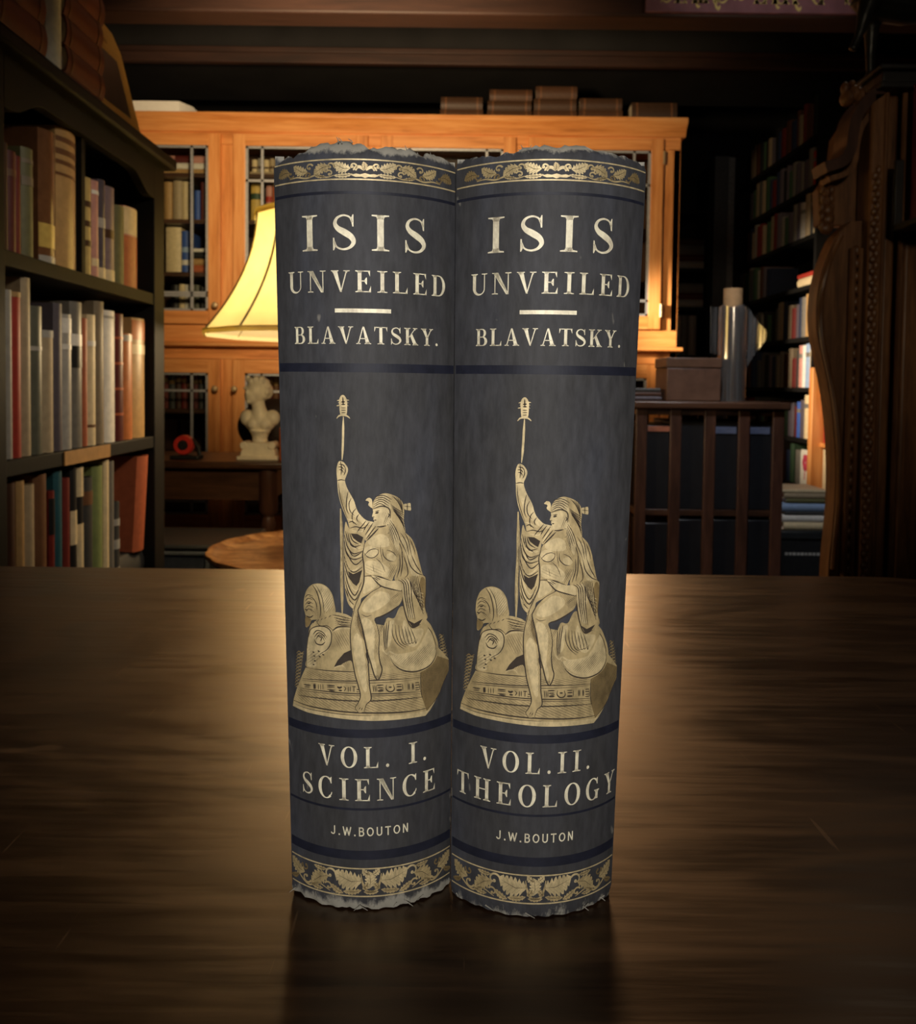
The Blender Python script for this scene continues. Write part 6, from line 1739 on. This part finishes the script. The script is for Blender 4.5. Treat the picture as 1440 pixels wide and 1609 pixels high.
for si, z in enumerate(shelf_z):
    if si == 3:
        # a couple of books lying flat at the near end, the rest of the shelf stands empty but for a few
        for k, (th, c, nm) in enumerate([(0.045, 'cream', 'cream'), (0.020, 'red', 'red')]):
            book('%s book lying flat at the near end, fourth shelf down, right wall' % nm, 'books on the right wall shelves', (1.712, 4.33, z + 0.0003 + (0 if k == 0 else 0.0456) + th / 2), (0, R_(-90), R_(-90) + math.pi), th, 0.20, 0.2, c) if False else \
            book('%s book lying flat at the near end, fourth shelf down, right wall' % nm, 'books on the right wall shelves', (1.712, 4.12, z + 0.0003 + (0 if k == 0 else 0.0456) + th / 2), (0, R_(-90), R_(-90)), th, 0.20, 0.2, c)
        y = 4.72; i = 2
    elif si == 7:
        cd = thing('greeting_card', 'white card with a pink flower on the lowest shelf by the pine panel', 'card', (1.74, 4.16, z))
        cb = MB(); cb.prism([(4.105, z), (4.225, z), (4.225, z + 0.16), (4.215, z + 0.178), (4.115, z + 0.178), (4.105, z + 0.16)], 1.716, 1.719, 'x')
        obj('front', cb, PAPER_W, cd)
        pl = MB()
        for k in range(6):
            a = k * 1.047; pl.ball((1.7152, 4.165 + 0.02 * math.cos(a), z + 0.115 + 0.024 * math.sin(a)), (0.0012, 0.017, 0.02), 10, 6)
        pl.tube([(1.7155, 4.165, z + 0.1), (1.7155, 4.17, z + 0.03)], 0.0025, 6)
        obj('flower', pl, plain((0.55, 0.05, 0.10), 0.6), cd)
        y = 4.26; i = 1
    else:
        y = RY0 + 0.004; i = 0
        for (th, h, c, nm) in near.get(si, []):
            book('%s book, %s from near end, %s, right wall' % (nm, ORD[i], names[si]), 'books on the right wall shelves', (1.712, y + th / 2, z + 0.0003), (0, 0, R_(-90)), th - 0.001, h, 0.17, c, ((.7, .8, 'grey'),) if i % 2 else (), 0.35)
            y += th; i += 1
    while y < RY1 - 0.06 and i < 20:
        th = rnd.uniform(0.03, 0.07); h = rnd.uniform(0.15, 0.205)
        c = rnd.choice(['black', 'dark_grey', 'navy', 'dark_brown', 'grey', 'purple_grey', 'maroon', 'taupe', 'dark_green'])
        book('%s book, %s from near end, %s, right wall' % (c.replace('_', ' '), ORD[i], names[si]), 'books on the right wall shelves', (1.712 + rnd.uniform(0, 0.01), y + th / 2, z + 0.0003), (0, 0, R_(-90)), th - 0.001, h, 0.16, c, (), 0.4)
        y += th; i += 1
# a second, nearer bay whose few books show past the carved cabinet
nb = thing('pine_shelf', 'low pine shelf bay at the near side of the pine end panel', 'shelves', (1.86, 3.85, 0))
obj('back_panel', MB().box(1.99, 2.002, 3.70, 4.054, 0, 1.0), PINE_V, nb)
for z in (0.44, 0.66, 0.90):
    obj('shelf', MB().box(1.735, 1.99, 3.70, 4.054, z - 0.02, z), PINE_H, nb, bevel=0.001)
obj('side_panel', MB().box(1.735, 1.99, 3.68, 3.70, 0, 1.0), PINE_V, nb)
for k, (z, th, h, c, nm) in enumerate([(0.66, 0.05, 0.20, 'red', 'bright red'), (0.66, 0.04, 0.19, 'white', 'white'), (0.44, 0.045, 0.19, 'cream', 'cream'), (0.44, 0.04, 0.18, 'brick', 'brick red')]):
    y = 4.05 - (0.0505 if k in (0, 2) else 0.095) + th / 2
    book('%s book beside the pine panel, %s shelf of the low bay' % (nm, 'upper' if z > .5 else 'lower'), 'books in the low pine bay', (1.742, y - 0.001, z + 0.0003), (0, 0, R_(-90)), th - 0.002, h, 0.15, c)

# ------------------------------------------------------------------ dim shelves on the back wall, right of the pine bookcase
rc = thing('back_shelves', 'dim black shelves with lying books right of the pine bookcase', 'shelves', (1.33, 5.45, 0))
obj('back_panel', MB().box(1.12, 1.56, 5.60, 5.62, 0, 2.3), BLACKPAINT, rc)
obj('side_panel', MB().box(1.545, 1.565, 5.32, 5.60, 0, 2.3), BLACKPAINT, rc)
obj('side_panel', MB().box(1.12, 1.14, 5.32, 5.60, 0, 2.3), BLACKPAINT, rc)
zz = [2.02, 1.66, 1.42, 1.12]
for z in zz: obj('shelf', MB().box(1.14, 1.545, 5.32, 5.60, z - 0.02, z), BLACKPAINT, rc)
for si, z in enumerate(zz[1:3]):
    q = z + 0.0003
    for k in range(4 if si == 0 else 3):
        th = [0.05, 0.04, 0.06, 0.035][k]
        if si == 0 or k < 3:
            flat_book('%s book lying flat, %s from bottom, %s dim back shelf' % (['pale grey', 'maroon', 'grey', 'dark brown'][k], ORD[k], 'upper' if si == 0 else 'lower'), 'books lying on the dim back shelves', 1.53, 5.34, q, th, 0.19, 0.2, ['pale_grey', 'maroon', 'grey', 'dark_brown'][k])
        q += th + 0.0006
for k in range(3):
    book('tall grey book, %s of three under the lying books on the dim shelves' % ORD[k], 'books standing on the dim back shelves', (1.37 + 0.05 * k, 5.34, 1.1203), (0, 0, 0), 0.047, 0.25, 0.18, ['pale_grey', 'grey', 'pale_grey'][k])

# ------------------------------------------------------------------ stack of magazines on a black crate, right
cr = thing('black_crate', 'black box with pale lettering strip under the stack of magazines', 'box', (1.32, 3.33, 0))
obj('box_body', MB().box(1.225, 1.425, 3.20, 3.46, 0.0, 0.345), IRON, cr, bevel=0.006)
obj('lid', MB().box(1.218, 1.432, 3.193, 3.467, 0.345, 0.378), plain((0.02, 0.022, 0.023), 0.4), cr, bevel=0.006)
lt = MB()
x = 1.25
for k in range(11):
    w = [0.012, 0.009, 0.013, 0.010][k % 4]
    lt.box(x, x + w, 3.1985, 3.2, 0.285, 0.295); x += w + 0.004
obj('pale_strip', lt, plain((0.42, 0.40, 0.36), 0.6), cr)
z = 0.3784
for k, (w, th, c, nm) in enumerate([(0.165, 0.030, 'cream', 'cream'), (0.168, 0.028, 'white', 'white'), (0.155, 0.012, 'dark_grey', 'dark grey'), (0.178, 0.032, 'pale_blue', 'pale blue'), (0.155, 0.016, 'olive', 'olive'), (0.16, 0.022, 'beige', 'beige'), (0.172, 0.012, 'cream', 'thin cream')]):
    flat_book('%s magazine stack layer, %s from bottom on the black box' % (nm, ORD[k]), 'magazines stacked on the black box', 1.412 - 0.003 * (k % 3), 3.21, z, th, w, 0.2, c, pages=PAPER_W)
    z += th + 0.0005

# ------------------------------------------------------------------ carved oak hall cabinet, close on the right
cc = thing('carved_cabinet', 'tall carved dark oak cabinet with scrolled side wing on the right', 'cabinet', (0.80, 1.78, 0))
def px(lst): return lst
wing = [(0.717, 1.232), (0.690, 1.205), (0.672, 1.165), (0.660, 1.120), (0.6552, 1.073), (0.6575, 1.025), (0.667, 0.980), (0.6795, 0.930), (0.690, 0.870), (0.698, 0.790), (0.700, 0.700), (0.696, 0.630), (0.693, 0.575), (0.690, 0.40), (0.690, 0.0), (0.752, 0.0), (0.752, 1.232)]
wing = [(x + (0.016 if x < 0.74 else 0.0), z) for x, z in wing]
wl = catmull(wing[:14], False, 0.012) + wing[14:]
obj('side_wing', MB().prism(wl, 1.60, 1.64, 'y'), CARVED, cc, bevel=0.004)
# bead moulding following the edge of the wing
edge = [(x + 0.007, 1.597, z) for x, z in catmull(wing[1:13], False, 0.02)]
obj('wing_moulding', MB().tube(edge, 0.0055, 8), CARVED, cc)
obj('cabinet_body', MB().prism([(0.80, 1.64), (1.05, 1.64), (1.05, 1.84), (0.905, 1.84)], 0.0, 1.468), DARKWOOD_V, cc, bevel=0.003)
obj('upper_panel', MB().prism([(0.692, 1.232), (0.688, 1.30), (0.712, 1.335), (0.718, 1.40), (0.760, 1.468), (0.80, 1.468), (0.80, 1.232)], 1.645, 1.675, 'y'), CARVED, cc, bevel=0.002)
for (xa, xb, r) in ((0.7585, 0.7865, 0), (0.795, 0.818, 1), (0.826, 0.868, 0)):
    obj('pilaster', MB().box(xa, xb, 1.585 + 0.02 * r, 1.64, 0.09, 1.468), CARVED, cc, bevel=0.006)
for x, r in ((0.7335, 0.0065), (0.7875, 0.005), (0.8225, 0.0055), (0.7485, 0.0045)):
    obj('reeding', MB().tube([(x, 1.592, 0.09), (x, 1.592, 1.18 if x < 0.75 else 1.466)], r, 8), CARVED, cc)
# carved leaf-and-bead strips
cb_ = MB(); z = 0.12
while z < 1.20:
    cb_.ball((0.741, 1.594, z), (0.0075, 0.007, 0.010), 8, 6); z += 0.024
obj('carved_bead_strip', cb_, CARVED, cc)
cb_ = MB(); z = 0.30
while z < 1.33:
    cb_.ball((0.7665, 1.583, z), (0.0065, 0.006, 0.0075), 8, 6); cb_.ball((0.7725, 1.583, z + 0.011), (0.0055, 0.006, 0.009), 8, 6); z += 0.022
obj('carved_leaf_strip', cb_, CARVED, cc)
lf = MB()
for k in range(6):
    z = 1.225 + k * 0.017
    lf.ball((0.703 + 0.004 * math.sin(k * 1.3), 1.640, z), (0.013 - 0.001 * k, 0.010, 0.012), 10, 6)
    lf.ball((0.694, 1.641, z + 0.006), (0.006, 0.007, 0.010), 8, 6); lf.ball((0.712, 1.641, z + 0.006), (0.006, 0.007, 0.010), 8, 6)
obj('carved_foliage', lf, CARVED, cc)
# S-scroll bracket below the cornice
scr = catmull([(0.776, 1.470), (0.752, 1.452), (0.733, 1.425), (0.725, 1.390), (0.722, 1.362), (0.708, 1.340), (0.676, 1.328)], False, 0.006)
w_ = [0.020] * len(scr)
for dd, yy, wd in ((0.0, 1.585, 0.020), (0.018, 1.60, 0.010)):
    q = ribbon([(x + dd * 0.8, z - dd) for x, z in scr], wd, taper=False)
    s_ = MB()
    for quad in q: s_.prism(quad, yy, 1.645, 'y')
    obj('scroll_bracket', s_, DARKWOOD_V if dd == 0 else CARVED, cc, smooth=0)
lf = MB()
for k in range(5):
    lf.ball((0.722 + 0.011 * k, 1.61, 1.462 + 0.012 * math.sin(k * 1.1) - 0.003 * k), (0.012, 0.018, 0.016), 10, 7)
lf.ball((0.715, 1.605, 1.478), (0.007, 0.010, 0.012)); lf.ball((0.728, 1.605, 1.487), (0.006, 0.010, 0.006))
obj('carved_crest', lf, CARVED, cc)
obj('cornice', MB().prism([(0.764, 1.565), (1.07, 1.565), (1.07, 1.845), (0.895, 1.845), (0.764, 1.66)], 1.468, 1.480).prism([(0.769, 1.572), (1.065, 1.572), (1.065, 1.842), (0.90, 1.842), (0.769, 1.655)], 1.480, 1.500).prism([(0.760, 1.560), (1.075, 1.560), (1.075, 1.85), (0.89, 1.85), (0.760, 1.665)], 1.500, 1.508), IRON, cc, bevel=0.003)
obj('base_moulding', MB().prism([(0.685, 1.58), (1.06, 1.58), (1.06, 1.845), (0.90, 1.845), (0.685, 1.66)], 0.0, 0.09), CARVED, cc, bevel=0.006)
# bracket shelf and maroon book at the frame's right edge
ws = thing('bracket_shelf', 'small black bracket shelf at the right edge of the carved cabinet', 'shelf', (0.80, 1.52, 1.24))
obj('board', MB().box(0.79, 0.97, 1.42, 1.564, 1.206, 1.218), IRON, ws, bevel=0.003)
obj('back_rail', MB().box(0.79, 0.806, 1.555, 1.5645, 1.206, 1.335), IRON, ws, bevel=0.002)
book('tall maroon book with pale label standing on the black bracket shelf', 'books on the bracket shelf', (0.848, 1.43, 1.2183), (0, 0, R_(0)), 0.065, 0.25, 0.12, (0.13, 0.02, 0.035), ((.22, .30, 'pink'),), 0.5)

# ------------------------------------------------------------------ bronze horse on the carved cabinet
hs = thing('horse_statuette', 'dark bronze horse statuette with raised foreleg on the carved cabinet', 'statue', (0.87, 1.66, 1.508))
HZ = 1.508
obj('plinth', MB().box(0.772, 1.0, 1.61, 1.715, HZ, HZ + 0.010), IRON, hs, bevel=0.002)
hz = HZ + 0.010
def limb(mb, pts, rad): mb.tube(pts, rad, 12)
h = MB(); Yc = 1.66
h.tube([(0.762, Yc, hz + 0.165), (0.79, Yc, hz + 0.152), (0.85, Yc, hz + 0.142), (0.91, Yc, hz + 0.150), (0.955, Yc, hz + 0.155), (0.975, Yc, hz + 0.15)], [0.030, 0.042, 0.040, 0.040, 0.042, 0.022], 16)
h.tube([(0.785, Yc, hz + 0.165), (0.762, Yc, hz + 0.205), (0.745, Yc, hz + 0.245), (0.735, Yc, hz + 0.262)], [0.038, 0.028, 0.021, 0.018], 14)
h.tube([(0.745, Yc, hz + 0.268), (0.722, Yc, hz + 0.252), (0.700, Yc, hz + 0.228), (0.692, Yc, hz + 0.220)], [0.018, 0.018, 0.012, 0.010], 12)
for sy in (-0.009, 0.009): h.tube([(0.742, Yc + sy, hz + 0.278), (0.738, Yc + sy, hz + 0.298)], [0.005, 0.0015], 8)
h.tube([(0.775, Yc - 0.02, hz + 0.14), (0.762, Yc - 0.024, hz + 0.105), (0.757, Yc - 0.024, hz + 0.085), (0.752, Yc - 0.024, hz + 0.068), (0.744, Yc - 0.024, hz + 0.050), (0.741, Yc - 0.024, hz + 0.043)], [0.022, 0.014, 0.0105, 0.0085, 0.007, 0.0085], 12)   # raised foreleg
h.tube([(0.795, Yc + 0.02, hz + 0.13), (0.798, Yc + 0.022, hz + 0.09), (0.797, Yc + 0.022, hz + 0.055), (0.798, Yc + 0.022, hz + 0.018), (0.794, Yc + 0.022, hz + 0.003)], [0.022, 0.013, 0.009, 0.0075, 0.010], 12)
for sy, dx in ((-0.022, 0.0), (0.022, 0.018)):
    h.tube([(0.945 + dx, Yc + sy, hz + 0.14), (0.938 + dx, Yc + sy, hz + 0.098), (0.958 + dx, Yc + sy, hz + 0.062), (0.950 + dx, Yc + sy, hz + 0.022), (0.944 + dx, Yc + sy, hz + 0.003)], [0.030, 0.017, 0.0095, 0.0075, 0.0105], 12)
remeshed('body', h, BRONZE, hs, 0.0030, 4)
tl = MB().tube([(0.972, Yc, hz + 0.165), (0.995, Yc, hz + 0.15), (1.003, Yc, hz + 0.10), (0.998, Yc, hz + 0.06)], [0.008, 0.012, 0.011, 0.003], 10)
obj('tail', tl, BRONZE, hs)
mn = MB()
for k in range(9):
    f = k / 8
    mn.ball((0.765 + 0.03 * (1 - f) - 0.012 * f + 0.004, Yc - 0.004, hz + 0.19 + 0.075 * f), (0.008, 0.012, 0.010), 8, 6)
obj('mane', mn, BRONZE, hs)

# ------------------------------------------------------------------ purple sign on the ceiling beam
sg = thing('hanging_sign', 'purple sign board with ornate pale yellow lettering on the ceiling beam', 'sign', (1.03, 2.98, 2.3))
obj('board', MB().box(0.632, 1.52, 2.978, 2.996, 2.214, 2.415), plain((0.23, 0.11, 0.15), 0.5, 0, 0.4, 0.25, 14, 'purple_sign_paint'), sg, bevel=0.002)
YEL = plain((0.62, 0.52, 0.22), 0.5, 0, 0.4, 0.2, 80, 'pale_yellow_paint')
def fancy(c):
    P, w = glyph(c) if c != ' ' else ([], 0.22)
    P = [[(x, y) for x, y in q] for q in P]
    if c in 'SC': P += [arc(0.13, 0.17, 0.11, 0.11, 0, 330, 12)]
    if c in 'KR': P += ribbon(catmull([(0.66, 0.12), (0.78, -0.10), (0.95, -0.17), (1.02, -0.06)], False, 0.05), 0.12)
    if c in 'A': P += ribbon(catmull([(0.70, 0.10), (0.80, -0.10), (0.94, -0.10)], False, 0.05), 0.10)
    return P, w
def rglyph():
    P, w = glyph('B'); P = [q for q in P if max(y for _, y in q) > 0.45 or min(y for _, y in q) < 0.0]
    P = vstem(0.19) + [serif(0.17, 0, 0.17, 1), serif(0.17, 1, 0.17, -1)] + bar(0.19, 0.5, 0.46, 0.5, TN_) + bar(0.19, 0.974, 0.46, 0.974, TN_) + round_stroke(0.42, 0.737, 0.22, 0.237, -90, 90, TK * 0.9) + [[(0.36, 0.5), (0.5, 0.5), (0.76, 0.05), (0.60, 0.0)]]
    P += ribbon(catmull([(0.66, 0.12), (0.74, -0.10), (0.88, -0.17), (0.96, -0.06)], False, 0.05), 0.12)
    return P, 0.88
def fglyph():
    P = vstem(0.20) + [serif(0.20, 0, 0.20, 1), serif(0.20, 1, 0.20, -1)] + bar(0.2, 0.974, 0.66, 0.974, TN_) + armser(0.68, 1, -1, 0.27, 0.12) + bar(0.25, 0.52, 0.50, 0.52, TN_) + [[(0.50, 0.36), (0.54, 0.36), (0.54, 0.68), (0.50, 0.68), (0.40, 0.52)]]
    return P, 0.74
def sign_word(txt, x0, x1, z, cap):
    gl = [rglyph() if c == 'R' else fglyph() if c == 'F' else fancy(c) for c in txt]
    tot = sum(w for _, w in gl) * cap * 0.62
    gap = (x1 - x0 - tot) / max(1, len(txt) - 1)
    x = x0; m = MB()
    for P, w in gl:
        for q in P:
            pts = [(x + p[0] * cap * 0.62, z + p[1] * cap) for p in q]
            m.prism(pts, 2.9765, 2.978, 'y')
        x += w * cap * 0.62 + gap
    obj('lettering', m, YEL, sg, smooth=0)
def X(pxl): return 0.632 + (pxl - 1013) * (1.4333 - 0.6317) / (1375 - 1013)
sign_word('STAIRS', X(1035), X(1142), 2.243, 0.105)
mt = MB()
for q in ribbon([(X(1150), 2.30), (X(1150), 2.262), (X(1153), 2.256)], 0.008, taper=False) + ribbon([(X(1147), 2.284), (X(1154), 2.284)], 0.006, taper=False) + ribbon([(X(1161) + 0.010 * math.cos(a * 0.5), 2.270 + 0.014 * math.sin(a * 0.5)) for a in range(14)], 0.007, taper=False):
    mt.prism(q, 2.9765, 2.978, 'y')
obj('lettering', mt, YEL, sg, smooth=0)
sign_word('BACK', X(1180), X(1252), 2.243, 0.105)
sign_word('OF', X(1268), X(1302), 2.243, 0.105)
sign_word('S', X(1322), X(1342), 2.243, 0.105)
